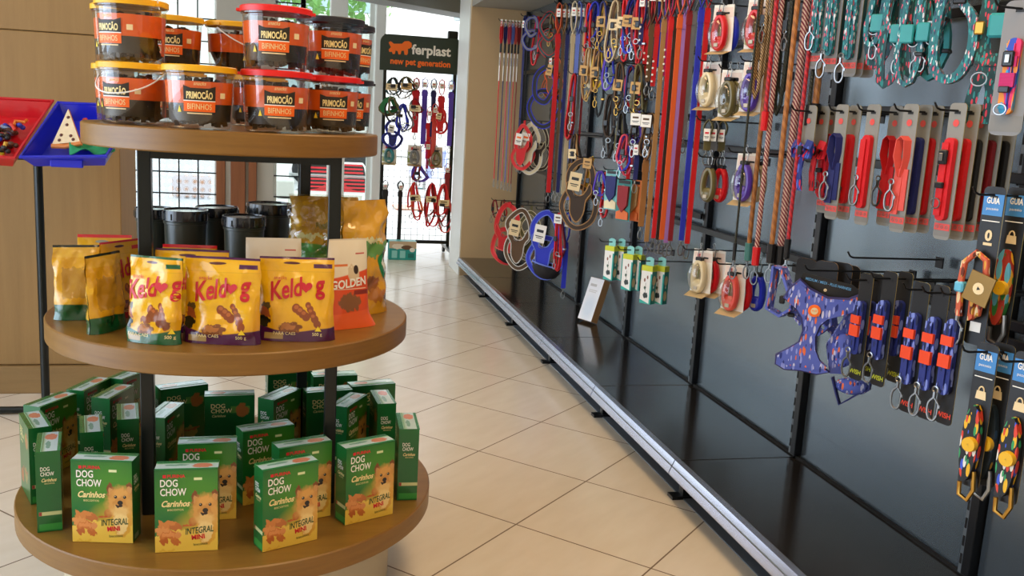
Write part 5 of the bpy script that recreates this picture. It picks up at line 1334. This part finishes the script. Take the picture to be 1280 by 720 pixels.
def k_bigloop(t):
    m = MB(); m.rib(smooth([(-.005, 0, 0), (-.035, .0, -.04), (-.045, -.004, -.12), (-.040, -.006, -.20), (-.015, -.006, -.235), (.018, -.004, -.225), (.038, 0, -.17), (.032, 0, -.10), (.006, .0, -.06), (.02, 0, -.02)], True), .024, .020, M_teal, closed=True); sub(m, 'neck_loop', t)
    m = MB(); m.rib([(.06, .01, 0), (.062, .006, -.06), (.055, .004, -.14), (.065, .0, -.20)], .034, .006, M_navp, (1, .3, 0)); m.rib([(.07, 0, -.20), (.055, -.004, -.26), (.045, -.004, -.335)], .026, .004, M_navp, (1, .2, 0)); m.rib([(.075, 0, -.20), (.092, -.004, -.26), (.094, -.004, -.335)], .026, .004, M_navp, (1, .2, 0))
    m.rib([(.07, 0, -.19), (.11, .01, -.19), (.15, .02, -.235)], .03, .006, M_navp, (0, .3, 1)); sub(m, 'straps', t)
    m = MB(); m.box((.09, -.012, -.115), (.045, .012, .055), mat('buckle_teal', '2f9aa0', .35), None, .006); sub(m, 'buckle', t, label='pale teal buckle')
    m = MB(); m.box((.0, -.012, -.055), (.03, .012, .022), M_blackp, None, .003); sub(m, 'slider', t); m = MB(); m.box((.05, -.012, -.12), (.022, .008, .03), M_gold, None, .003); sub(m, 'adjuster', t)
    sub(dring(M_steel, .017), 'ring', t, (.066, -.02, -.225))
group((1178, -34), 1.44, 'the long teal patterned harness', [(1200, k_bigloop, (), None, 'dog_harness', 'harness', 'large teal harness with pink flowers hanging in a long loop at top right', -52)])
group((1248, 8), 1.46, 'the rainbow collar at the right edge', [(1271, k_collar, ('blue',), K(L=.27, w=.07, card=cg, band=fab('magenta'), fabm=confetti('webbing_rainbow', '2a4ac0', ['e02a6a', 'f0902a', '30a0d0'], 30, .45), buckle=True, style='plain'), 'carded_collar', 'collar', 'rainbow collar with pink and orange clips on grey card, top right edge', -60)])
# ---- row of red collars
M_wn = confetti('webbing_bluered', '1c2f86', ['d8203a', '4a6ad0'], 60, .35); M_wr = confetti('webbing_redblack', 'd0182a', ['2a1018', '8e1420'], 60, .30)
CC = ('carded_collar', 'collar'); CL = ('carded_lead', 'lead')
def k_bow(t, fm, L=.30, w=.06):
    mt = mat('card_grey', '8b8b86', .5, 0, .05); m = card_mesh(w, .12, mt, None, None, mat('card_edge', '9a9058', .7, 0, 0), M_heart); sub(m, 'backing_card', t)
    m = MB()
    for sg in (-1, 1): m.rib([(0, -.012, -.115), (sg*.02, -.02, -.095), (sg*.04, -.016, -.10), (sg*.042, -.012, -.125), (sg*.02, -.012, -.128), (0, -.012, -.12)], .026, .004, fm, (0, .4, 1))
    m.rib([(0, -.01, -.11), (-.004, -.014, -.18), (.002, -.012, -.235)], .020, .005, fm, (1, 0, 0)); sub(m, 'bow', t)
    m = MB(); m.box((0, -.022, -.115), (.018, .012, .026), M_blackp, None, .003); sub(m, 'buckle', t)
group((993, 138), 1.44, 'the bow collars at the left of the red row', [
 (1009, k_bow, (M_wn,), None, 'bow_collar', 'collar', 'blue and red bow collar on grey card, leftmost of the red collar row', -78),
 (1025, k_bow, (M_wr,), None, 'bow_collar', 'collar', 'red and dark bow collar on grey card, next to the blue bow collar', -78),
 (1037, k_collar, ('darkred',), K(fabm=M_wr, buckle=True, foot='wish'), *CC, 'red patterned collar on card behind the red bow collar', -78)])
group((1040, 138), 1.44, 'the navy and red leads in the red row', [
 (1049, k_collar, ('navy',), K(buckle=False, loop=True, foot='wish', clip=1), *CL, 'navy lead on grey card in the red row', -78),
 (1065, k_collar, ('red',), K(buckle=False, foot='wish', clip=1), *CL, 'red lead on grey card right of the navy one', -78)])
group((1076, 138), 1.44, 'the single red lead', [
 (1088, k_collar, ('red',), K(buckle=False, foot='wish', clip=1), *CL, 'red lead on grey card standing alone in the middle of the red row', -78),
 (1116, k_collar, ('red',), K(buckle=False, loop=True, foot='wish', clip=1), *CL, 'red lead with steel clip on card just left of the pinkish looped lead', -78)])
group((1122, 138), 1.44, 'the pink looped lead', [
 (1134, k_collar, ('salmon',), K(buckle=False, loop=True, foot='wish', clip=1), *CL, 'pinkish red looped lead on grey card, middle right of the red row', -78),
 (1151, k_collar, ('navy',), K(buckle=False, foot='wish', clip=1), *CL, 'navy blue lead on grey card between two red ones', -78),
 (1165, k_collar, ('red',), K(buckle=False, foot='wish'), *CL, 'red lead on grey card directly right of the navy blue one', -78)])
group((1173, 137), 1.44, 'the five red and black collars', [
 (1192, k_collar, ('red',), K(foot='wish'), *CC, 'red collar with black buckle, front one of the five at the right', -78),
 (1209, k_collar, ('red',), K(foot='wish'), *CC, 'red collar with black buckle, second of the five at the right', -78),
 (1223, k_collar, ('black',), K(foot='wish', buckle=False), *CC, 'black collar on grey card, third of the five at the right', -78),
 (1240, k_collar, ('darkred',), K(foot='wish', buckle=False), *CC, 'dark red collar on grey card, fourth of the five at the right', -78),
 (1257, k_collar, ('black',), K(foot='wish', buckle=False), *CC, 'black collar on grey card, last of the five at the right', -78)])
# ---- cartons and leaning box
for hx, hy, xs in ((752, 302, (764, 776)), (775, 312, (787, 797)), (800, 326, (811, 826))):
    group((hx, hy), 1.47, 'the slim cartons '+{752: 'at the left of the carton row', 775: 'in the middle of the carton row', 800: 'at the right of the carton row'}[hx], [
      (px, k_pack, (), None, 'bag_roll_carton', 'carton', {764: 'slim white and teal carton with lime top, leftmost of the row', 776: 'slim white and teal carton, second from left in the row', 787: 'slim white and teal carton, third from left in the row', 797: 'slim white and teal carton, fourth from left in the row', 811: 'slim white and teal carton, lowest one with its front in full view', 826: 'slim white and teal carton, rightmost, mostly its teal side visible'}[px], -58) for px in xs])
lb_ = MB(); lb_.box((0, 0, .125), (.115, .048, .25), mat('carton_side', 'a87b48', .7, 0, .08), None, .0)
lb_.quad([(-.0574, -.0245, .001), (.0574, -.0245, .001), (.0574, -.0245, .249), (-.0574, -.0245, .249)], layers('carton_front', 'e9e8ea', [('es', .5, .3, .4, .25, 'd3dbe4'), ('r', .15, .6, .80, .86, 'b9b4b0'), ('r', .15, .75, .70, .72, 'c9c4c0'), ('r', .15, .7, .66, .68, 'c9c4c0')], .4))
o = O('leaning_carton', lb_, None, 'white-fronted carton leaning against the black back panel on the base shelf', 'carton', loc=(1.640, 5.03, ZS+.010))
o.rotation_euler = (R_(-19), 0, R_(-66))
# ---- big blue harness
M_bh = confetti('harness_blue', '5565bd', ['e8703a', 'c9cde8', '23307a', '8f9be0'], 58, .27, .7); M_bhp = mat('harness_piping', '2f2f6a', .6)
Yh, Zh = hook_at(1010, 338, 1.40, 'the large blue patterned harness')
P0 = Vector((1.40+.03, Yh, Zh)); nrm = Vector((P0.x, P0.y, 0)).normalized(); ang = math.degrees(math.atan2(-nrm.x, nrm.y))
t = T('dog_harness', 'large blue step-in harness with confetti print and round orange badge', 'harness', tuple(P0), ang)
def lp(zx, zy, dy=0):
    px, py = 940+zx/2.482, 300+zy/2.482
    q = at_plane(px, py, P0+nrm*dy, nrm)-P0; xa = Vector((nrm.y, -nrm.x, 0)); return (q.dot(xa), q.z)
outl = [(100, 178), (118, 150), (150, 122), (178, 150), (235, 180), (300, 184), (338, 170), (352, 190), (340, 212), (290, 228), (240, 240), (212, 262), (196, 300), (196, 345), (212, 385), (238, 408), (200, 414), (150, 402), (100, 398), (74, 382), (76, 356), (112, 338), (146, 318), (160, 280), (156, 240), (134, 205)]
pts = [lp(*p) for p in outl]
cx_ = sum(p[0] for p in pts)/len(pts); cz_ = sum(p[1] for p in pts)/len(pts)
m = MB(); m.poly(pts, -.010, .010, M_bh); m.poly([(cx_+(x-cx_)*.90, cz_+(z-cz_)*.90) for x, z in pts], -.0135, .0135, M_bh); sub(m, 'chest_panel', t)
m = MB(); m.tube([(x, 0, z) for x, z in pts], .0042, M_bhp, 8, closed=True, flat=2.6); sub(m, 'piping', t)
bx, bz = lp(194, 217); m = MB(); m.lathe([(.001, .018), (.017, .018), (.0175, .016), (.0175, .012)], M_inko, 20, tr(bx, 0, bz) @ rot(90)); m.lathe([(.001, .0192), (.010, .0192)], M_cream, 16, tr(bx, 0, bz) @ rot(90))
for sg in (-1, 1): m.lathe([(.001, .0200), (.0022, .0200)], mat('ink_orange', 'ff7416'), 8, tr(bx+sg*.0042, 0, bz+.001) @ rot(90))
sub(m, 'badge', t, label='round orange badge')
a_, b_, c_, d_ = lp(150, 122), lp(175, 105), lp(310, 145), lp(345, 165)
m = MB(); m.poly([lp(146, 128), lp(160, 103), lp(312, 142), lp(352, 172), lp(330, 188), lp(250, 182), lp(185, 158)], .014, .017, M_ink)
xa_, za_ = lp(165, 118); slope = math.degrees(math.atan2(lp(310, 148)[1]-lp(165, 112)[1], lp(310, 148)[0]-lp(165, 112)[0]))
wtx = lp(306, 150)[0]-lp(163, 118)[0]
m.lathe([(.001, 0), (.0045, 0)], M_cream, 10, tr(lp(228, 150)[0], .0130, lp(228, 158)[1]) @ rot(90))
m.text('MEDIUM / MEDI - PLUS HARNESS', 0, 0, .0075, mat('ink_skyblue', '6ab0e8', .5, 0, 0), .0132, tr(lp(235, 145)[0], 0, lp(235, 142)[1]) @ rot(0, -slope, 0), w=wtx, bold=.01)
sub(m, 'hang_card', t)
m = MB(); m.rib([(lp(120, 165)[0], .02, lp(120, 165)[1]), (lp(95, 95)[0], .05, lp(95, 95)[1]), (lp(70, 90)[0], .06, lp(70, 90)[1]), (lp(66, 130)[0], .06, lp(66, 130)[1]), (lp(50, 220)[0], .05, lp(50, 220)[1]), (lp(90, 242)[0], .04, lp(90, 242)[1]), (lp(130, 215)[0], .02, lp(130, 215)[1])], .034, .008, M_bh, (.5, .9, 0)); sub(m, 'back_loop', t)
m = MB(); m.rib([(lp(330, 200)[0], .015, lp(330, 200)[1]), (lp(300, 260)[0], .04, lp(300, 260)[1]), (lp(250, 330)[0], .03, lp(250, 330)[1]), (lp(260, 420)[0], .02, lp(260, 420)[1])], .036, .008, M_bh, (1, .4, 0)); sub(m, 'side_strap', t)
m = MB(); m.sph((lp(280, 370)[0], .03, lp(280, 350)[1]), (.034, .022, .05), M_bh, 14, 10); m.sph((lp(310, 465)[0], .03, lp(310, 462)[1]), (.048, .028, .024), M_bh, 14, 10)
sub(m, 'folded_belly_band', t)
m = MB(); q = [lp(250, 430), lp(262, 480), lp(272, 515), lp(300, 500), lp(335, 480), lp(365, 470), lp(372, 430)]; m.rib([(x, .02, z) for x, z in q], .020, .004, fab('navy'), (.3, 1, 0)); sub(m, 'belly_strap', t)
m = MB(); x, z = lp(92, 190); m.box((x, .03, z), (.016, .012, .024), M_blackp, None, .003); sub(m, 'buckle', t); m = MB(); x, z = lp(120, 238); m.box((x, .03, z), (.02, .012, .012), M_blackp, None, .003); sub(m, 'buckle', t)
for k, (zx, zy) in enumerate(((232, 85), (276, 88), (300, 96), (170, 75))):
    px, py = 940+zx/2.482, 300+zy/2.482; q = at(px, py, X=1.52+.04*k)
    tt = T('dog_harness', ['dark harness card peeking over the big blue harness, left one', 'dark harness card peeking over the big blue harness, middle one', 'dark harness card peeking over the big blue harness, right one', 'blue harness peeking out left behind the hanging card of the large one'][k], 'harness', tuple(q), -62, 'harnesses behind the large blue one')
    sub(card_mesh(.075, .10, M_ink, None, None, M_tan), 'hang_card', tt)
    m = MB(); m.rib([(-.03, .0, -.10), (-.04, .005, -.16), (0, .01, -.20), (.04, .005, -.16), (.03, 0, -.10)], .03, .008, M_bh, (0, 1, .2)); sub(m, 'strap', tt)
hook_at(1064, 322, 1.46, 'the spare blue harnesses')
# ---- orange banded collars on black cards
cb = mat('card_black', '17181a', .45, 0, .05)
M_nb = confetti('webbing_navyspeck', '1e2c78', ['7a8ad0', '0f1a48'], 60, .35); ob = mat('band_orange', 'e8481e', .45, 0, .05)
def oc(px, lb, L, foot, cl=2, w=.046): return (px, k_collar, ('navy',), K(L=L, w=w, card=cb, buckle=False, clip=cl, fabm=M_nb, band=ob, foot=foot[0], style=foot[1], footcol=cb, top=.055, bot=.07), *CL, lb, -78)
LF, OF = ('WISH', 'lime'), ('WISH', 'orange')
group((1062, 350), 1.42, 'the orange-banded leads at the left of their row', [
 oc(1079, 'navy lead with orange band on black card just right of the big blue harness', .27, LF), oc(1091, 'navy lead with orange band on black card, second in its row', .26, LF)])
group((1093, 348), 1.42, 'the lime-lettered leads', [
 oc(1108, 'navy and orange lead with steel clip and lime lettering, front one', .28, LF), oc(1127, 'navy and orange lead with lime lettering, behind the front one', .27, LF)])
group((1133, 362), 1.40, 'the first of the three lower orange-lettered leads', [oc(1147, 'navy lead with orange band and large steel clip, left of the lowest three', .30, OF)])
group((1157, 366), 1.40, 'the second of the three lower orange-lettered leads', [oc(1171, 'navy lead with orange band, middle of the lowest three', .30, OF)])
group((1180, 368), 1.40, 'the third of the three lower orange-lettered leads', [oc(1195, 'navy lead with orange band, rightmost of the lowest three', .30, OF)])
for k, px in enumerate((1112, 1130, 1148)):
    q = at(px, 352+4*k, X=1.60); tt = T('carded_lead', 'black carded lead at the back of the orange-banded row, %s' % ('left', 'centre', 'right')[k], 'lead', tuple(q), -60, 'carded leads at the back'); k_collar(tt, 'navy', L=.26, card=cb, buckle=False, fabm=M_nb, band=ob, style='plain', footcol=cb)
hook_at(1104, 350, 1.58, 'the leads at the back of the orange-banded row')
# ---- blue-headed cards at the right edge
M_bhead = mat('card_head_blue', '3f86c8', .45, 0, .05)
def k_guia(t, fm, mode, L=.33, w=.050):
    m = card_mesh(w, L, cb, M_bhead, None, M_gold, None, .046); m.text('GUIA', 0, -.018, .013, M_inkw, -.0026, w=w*.6, bold=.03); m.text('passeio', 0, -.032, .006, M_inkw, -.0026, w=w*.55, bold=0)
    m.box((0, -.002, -.056), (w*.8, .0006, .002), M_inkw)
    if mode == 2: m.text('0', 0, -.098, .022, M_cream, -.0024, bold=.04); m.box((0, -.0022, -.106), (w*.4, .0006, .006), M_cream)
    else:
        m.poly([(-.012, -.104), (.012, -.104), (.010, -.086), (-.010, -.086)], -.0024, -.0018, M_cream)
        m.tube([(.006*math.cos(a), -.0024, -.086+.010*math.sin(a)) for a in [PI*i/8 for i in range(9)]], .0016, M_cream, 5)
    if mode == 2: m.box((0, -.0022, -L+.04), (w*.5, .0006, .022), M_white)
    sub(m, 'backing_card', t)
    if mode == 2:
        m = MB(); m.tube([(-.03, -.02, -.27), (-.036, -.022, -.20), (-.034, -.02, -.15), (-.01, -.018, -.125), (.014, -.018, -.14), (.018, -.016, -.18), (.010, -.016, -.26), (-.004, -.016, -.275), (-.008, -.016, -.20)], .0075, fm, 8); sub(m, 'rope', t)
        m = MB(); m.box((-.035, -.022, -.205), (.022, .02, .024), mat('band_sky', '62b8d8', .4), None, .004); sub(m, 'band', t, label='sky blue band')
        m = MB(); m.box((0, 0, 0), (.058, .004, .066), mat('card_gold', '8a6a2a', .35, .3, .1)); m.lathe([(.001, .0026), (.013, .0026)], M_cream, 16, rot(90)); m.lathe([(.001, .0032), (.005, .0032)], M_ink, 3, rot(90)); sub(m, 'gold_tag', t, (.016, -.034, -.20), 0, 14, 0)
        sub(clipmesh(M_steel, 1.3), 'snap_hook', t, (-.032, -.022, -.265))
    else:
        m = MB(); m.poly([(.020*math.cos(a), -.20+.085*math.sin(a)) for a in [2*PI*i/18 for i in range(18)]], -.020, -.004, fm); sub(m, 'strap', t)
        m = MB(); m.lathe([(.001, .012), (.015, .012), (.016, .008), (.016, 0)], mat('knob_yellow', 'e8b41a', .4), 16, tr(.006, -.02, -.20) @ rot(90)); sub(m, 'badge', t, label='yellow round badge')
        m = MB(); m.tube([(.016, -.012, -.26), (.022, -.014, -.30), (.012, -.016, -.325), (-.008, -.016, -.318), (-.010, -.016, -.29)], .005, M_gold if mode == 0 else M_steel, 8); sub(m, 'clip', t)
M_gr1 = confetti('rope_multicolour', 'c85a3a', ['e8d0a0', '6a2a1a', 'd8a040'], 60, .34); M_gr2 = confetti('strap_tropical', 'a8301e', ['e8b02a', '2a7a3a', '62b8d8'], 40, .40)
M_gr3 = confetti('strap_paint', '16181a', ['e8b41a', '3a5ad0', 'd8402a', 'e8e4d8', '2a9a5a'], 50, .32); M_gr4 = confetti('strap_dark', '122028', ['2a4a6a', 'd8a02a'], 40, .25)
group((1221, 243), 1.42, 'the multicoloured rope lead with gold tag', [(1237, k_guia, (M_gr1, 2), None, *CL, 'multicoloured rope lead with gold tag on blue-headed card', -72), (1266, k_guia, (M_gr2, 1), None, *CC, 'tropical red and green collar on blue-headed card, right edge', -72)])
group((1207, 440), 1.38, 'the paint-splash collar', [(1228, k_guia, (M_gr3, 0), K(L=.30), *CC, 'paint-splash collar with yellow badge on blue-headed card, lower right', -72), (1248, k_guia, (M_gr4, 1), K(L=.30), *CC, 'dark collar with yellow badge on blue-headed card behind the paint-splash one', -72)])
group((1254, 452), 1.38, 'the dark speckled collar at the lower right edge', [(1276, k_guia, (M_gr3, 0), K(L=.30), *CC, 'dark speckled collar on blue-headed card at the lower right edge', -72)])
# ---- horizontal bars behind the hooks
bars = [(.845, 1, 5), (1.20, 0, 5), (1.36, 3, 6), (1.62, -1, 5), (1.93, -1, 5), (.90, -1, 2), (.80, 5, 6), (.62, 6, 6)]
nb = {.845: 'low', 1.20: 'middle', 1.36: 'shoulder-height', 1.62: 'upper', 1.93: 'topmost', .90: 'low far-left', .80: 'low right', .62: 'lowest right'}
for z, i0, i1 in bars:
    ya, yb = Y0-i0*.9-.02, Y0-(i1+1)*.9+.02
    m = MB(); m.box((0, 0, 0), (.014, ya-yb, .026), M_blackm, None, .002)
    O('hook_rail', m, None, '%s black horizontal rail holding the wire hooks' % nb[z], 'rail', 'hook rails', (XB-.03, (ya+yb)/2, z))
# ------------------------------------------------------------------ wire display rack by the entrance
YR = 8.42
def rk(px, py, dy=0): return at(px, py, Y=YR+dy)
A = rk(482, 60); B_ = rk(570, 60); xl, xr_ = A.x, B_.x; xm = (xl+xr_)/2; W = xr_-xl
zt_, zs_, zb_ = rk(530, 46).z, rk(530, 91).z, rk(525, 302).z
t = T('wire_rack', 'free-standing black wire grid rack with a printed header sign by the entrance', 'display rack', (xm, YR, 0))
for sx in (-1, 1):
    O('side_post', MB().box((sx*W/2, 0, (zt_+.06)/2), (.03, .03, zt_-.06), M_post, None, .003), t)
    ft = MB(); ft.box((sx*W/2, 0, .075), (.04, .5, .03), M_post, None, .003); f = O('foot_bar', ft, t)
    for sy in (-1, 1): O('castor', MB().lathe([(.001, -.012), (.028, -.012), (.032, -.008), (.032, .008), (.028, .012), (.001, .012)], M_blackp, 16, tr(sx*W/2, sy*.22, .034) @ rot(0, 90, 0)), f)
O('base_bar', MB().box((0, 0, zb_), (W, .03, .03), M_post, None, .003), t)
g = MB(); n = 11
for i in range(1, n): g.tube([(-W/2+W*i/n, .012, zb_), (-W/2+W*i/n, .012, zs_)], .0013, M_blackm, 4)
k = int((zs_-zb_)/(W/n))
for j in range(1, k): g.tube([(-W/2, .014, zb_+(zs_-zb_)*j/k), (W/2, .014, zb_+(zs_-zb_)*j/k)], .0013, M_blackm, 4)
O('wire_grid', g, t)
hw = (rk(580, 60).x-rk(478, 60).x)/2; m = MB(); r = .07; pts = []
for cx, cz, a0 in ((hw-r, zt_-r, 0), (-hw+r, zt_-r, 90)):
    for q in range(7): a = R_(a0+15*q); pts.append((cx+r*math.cos(a), cz+r*math.sin(a)))
pts += [(-hw, zs_), (hw, zs_)]
m.poly(pts, -.035, -.015, mat('sign_green', '20342a', .4, 0, .04)); hS = zt_-zs_
cx = (rk(498, 60).x-xm)
m.text('ferplast', rk(514, 60).x-xm, zs_+hS*.50, hS*.26, M_inkw, -.037, al='l', bold=.03, w=rk(563, 60).x-rk(514, 60).x)
m.text('new pet generation', rk(488, 60).x-xm, zs_+hS*.19, hS*.17, M_inko, -.037, al='l', bold=.03, w=rk(563, 60).x-rk(488, 60).x)
lx = rk(499, 60).x-xm; lz = zs_+hS*.60; s_ = hS*.30
dog = [(-1.05, .62), (-.85, .75), (-.55, .52), (.2, .58), (.45, .85), (.85, .9), (1.12, .70), (1.15, .35), (.95, .15), (.78, .10), (.80, -.35), (.70, -.55), (.48, -.52), (.40, -.1), (.18, -.15), (.12, -.5), (-.08, -.55), (-.18, -.2), (-.38, -.15), (-.42, -.5), (-.62, -.55), (-.72, -.3), (-.95, -.35), (-1.02, -.1), (-.82, .15)]
m.poly([(lx+x*s_, lz+z*s_*.9) for x, z in dog], -.0375, -.0355, M_inko)
O('header_sign', m, t, label='dark green header sign with orange animal logo')
P = rk(566, 44); O('spotlight', MB().box((P.x-xm+.0, .0, zt_+.03), (.09, .05, .07), M_post, None, .008), t)
def rgroup(px, py, what, fn, a, k, name, cat, lb, rz=0, ln=.10):
    q = at(px, py, Y=YR-ln)
    m = MB(); m.tube([(0, -.006, .010), (0, 0, 0), (0, ln, 0)], .0022, M_blackm, 5); O('display_hook', m, None, ' '.join(('black rack hook carrying the '+what).split()[:16]), 'hook', 'rack hooks', tuple(q))
    t = T(name, lb, cat, (q.x, q.y+.012, q.z), rz); fn(t, *a, **(k or {})); t.scale = {k_tangle: (2.0, 1.2, 1.05), k_strap: (1.5, 1.2, 1), k_retract: (1.35, 1.2, 1.0), k_harness: (1.15, 1.1, 1)}[fn]
RI = [
 (492, 97, k_tangle, (('black', 'darkteal'),), K(L=.17, n=3, seed=61, card=M_cream), 'black collar at the top left of the wire rack'),
 (508, 96, k_tangle, (('olive', 'black'),), K(L=.17, n=3, seed=62, card=M_tan), 'olive collar at the top of the wire rack, second from left'),
 (521, 98, k_strap, ('red', .52), K(w=.045, loopL=.10), 'red lead hanging third from left at the top of the wire rack'),
 (532, 98, k_strap, ('purple', .62), K(w=.032, loopL=.10), 'purple lead at the top of the wire rack right of the red one'),
 (543, 99, k_strap, ('navy', .55), K(w=.032, loopL=.10), 'navy lead at the top of the wire rack'),
 (553, 100, k_strap, ('red', .50), K(w=.040, loopL=.14), 'red lead with wide handle near the top right of the wire rack'),
 (565, 101, k_strap, ('purple', .62), K(w=.030, loopL=.10), 'purple lead at the top right end of the wire rack'),
 (489, 122, k_tangle, (('olive', 'green', 'black'),), K(L=.20, n=4, seed=63, w=.03), 'green and olive round collar on the left of the wire rack'),
 (504, 130, k_tangle, (('blue', 'grey'),), K(L=.24, n=3, seed=64), 'blue and grey lead below the olive collar on the wire rack'),
 (492, 150, k_harness, ('navy', 'blue'), K(s=.95, card=1), 'navy harness with white card on the left of the wire rack'),
 (519, 124, k_tangle, (('darkred', 'grey'),), K(L=.16, n=2, seed=65, card=M_cream), 'small dark red collar in the middle of the wire rack'),
 (538, 134, k_strap, ('red', .50), K(w=.04, loopL=.14), 'red lead hanging in the middle of the wire rack'),
 (551, 136, k_harness, ('red', 'salmon'), K(s=.8, card=1, cardm=M_cream), 'red harness with cream card at right on the wire rack'),
 (544, 130, k_strap, ('salmon', .62), K(w=.034, loopL=.10), 'salmon lead right of the centre of the wire rack'),
 (487, 180, k_retract, ('teal', 1), None, 'teal retractable lead on lime card, left on the wire rack'),
 (519, 182, k_retract, ('grey', 1), None, 'grey retractable lead on white card, centre of the wire rack'),
 (546, 184, k_retract, ('olive', 1), None, 'olive retractable lead on lime card, right on the wire rack'),
 (535, 176, k_strap, ('magenta', .30), K(w=.02, loopL=.08), 'short magenta lead between the two right retractable leads on the rack'),
 (523, 207, k_tangle, (('darkred', 'purple'),), K(L=.16, n=2, seed=66, w=.022), 'dark red round collar below the grey retractable lead'),
 (482, 226, k_strap, ('black', .62), K(w=.035, loopL=.08), 'long black lead at the lower left of the wire rack'),
 (501, 227, k_strap, ('black', .58), K(w=.030, loopL=.08), 'long black lead, second at the lower left of the wire rack'),
 (518, 228, k_tangle, (('red', 'orange'),), K(L=.34, n=3, seed=67, card=M_cream), 'bright red lead with cream card, lower middle of the wire rack'),
 (540, 229, k_tangle, (('red', 'darkred'),), K(L=.36, n=3, seed=68, card=M_cream), 'red lead with cream card, second in the lower middle of the rack'),
 (555, 230, k_tangle, (('red', 'salmon', 'darkred'),), K(L=.44, n=4, seed=69, card=M_cream), 'bunched red leads with cream card, lower right of the wire rack'),
 (560, 205, k_strap, ('darkred', .50), K(w=.03, loopL=.08), 'dark red lead at the right edge of the wire rack'),
]
for px, py, fn, a, k, lb in RI:
    nm, ct = {k_tangle: ('dog_collar', 'collar'), k_strap: ('dog_lead', 'dog lead'), k_harness: ('dog_harness', 'harness'), k_retract: ('retractable_lead', 'retractable lead')}[fn]
    rgroup(px, py, lb, fn, a, k, nm, ct, lb, rz=random.uniform(-12, 12))
# small carton on the floor behind the rack
Pc = at(503, 325, Z=0); w_ = at(520, 325, Y=Pc.y).x-at(486, 325, Y=Pc.y).x; h_ = solve_z(302, Pc.x, Pc.y)
cm = MB(); mtc = layers('floor_carton', '1f9a94', [('r', -.1, 1.1, .62, 1.1, 'c8b090'), ('en', .35, .72, .25, .14, 'e8dcc8'), ('en', .65, .68, .2, .12, '6a4a30'), ('r', .1, .3, .1, .5, '8fd3cf'), ('r', .4, .6, .1, .5, '8fd3cf'), ('e', .85, .55, .1, .12, 'e8e8e0'), ('r', .7, .92, .12, .35, '17706a')], .4)
cm.box((0, .06, h_/2), (w_, .119, h_), mat('carton_teal', '1f9a94', .45)); cm.quad([(-w_/2, -.0005, 0), (w_/2, -.0005, 0), (w_/2, -.0005, h_), (-w_/2, -.0005, h_)], mtc)
O('floor_carton', cm, None, 'teal printed carton standing on the floor below the wire rack', 'carton', loc=(Pc.x, Pc.y, .001))
# ------------------------------------------------------------------ light
w = bpy.data.worlds.new('World'); bpy.context.scene.world = w; w.use_nodes = True
bg = w.node_tree.nodes['Background']; bg.inputs[0].default_value = (.86, .93, 1, 1); bg.inputs[1].default_value = 3.2
def area(name, loc, sx, sy, power, col, rx=0, ry=0, rz=0):
    l = bpy.data.lights.new(name, 'AREA'); l.shape = 'RECTANGLE'; l.size = sx; l.size_y = sy; l.energy = power; l.color = col
    o = bpy.data.objects.new(name, l); C.objects.link(o); o.location = loc; o.rotation_euler = (R_(rx), R_(ry), R_(rz)); return o
warm = (1, .68, .35)
area('ceiling_lamp', (.8, 1.0, 2.88), .6, 1.2, 30, warm)
area('ceiling_lamp', (.8, 2.9, 2.88), .6, 1.2, 16, warm)
area('ceiling_lamp', (.6, 5.2, 2.88), .6, 1.2, 9, (1, .84, .62))
area('ceiling_lamp', (.0, -1.2, 2.88), .6, 1.2, 16, warm)
area('window_daylight', (-3.36, 1.6, 1.45), 5.0, 2.1, 125, (.52, .72, 1), 0, -90, 0).rotation_euler = (0, R_(-90), 0)
vs = bpy.context.scene.view_settings
vs.view_transform = 'Standard'; vs.look = 'None'; vs.gamma = 1; vs.use_curve_mapping = False; vs.exposure = 0
for l, os_ in LABELS.items():
    if len(os_) > 1: print('DUPLABEL', len(os_), l)
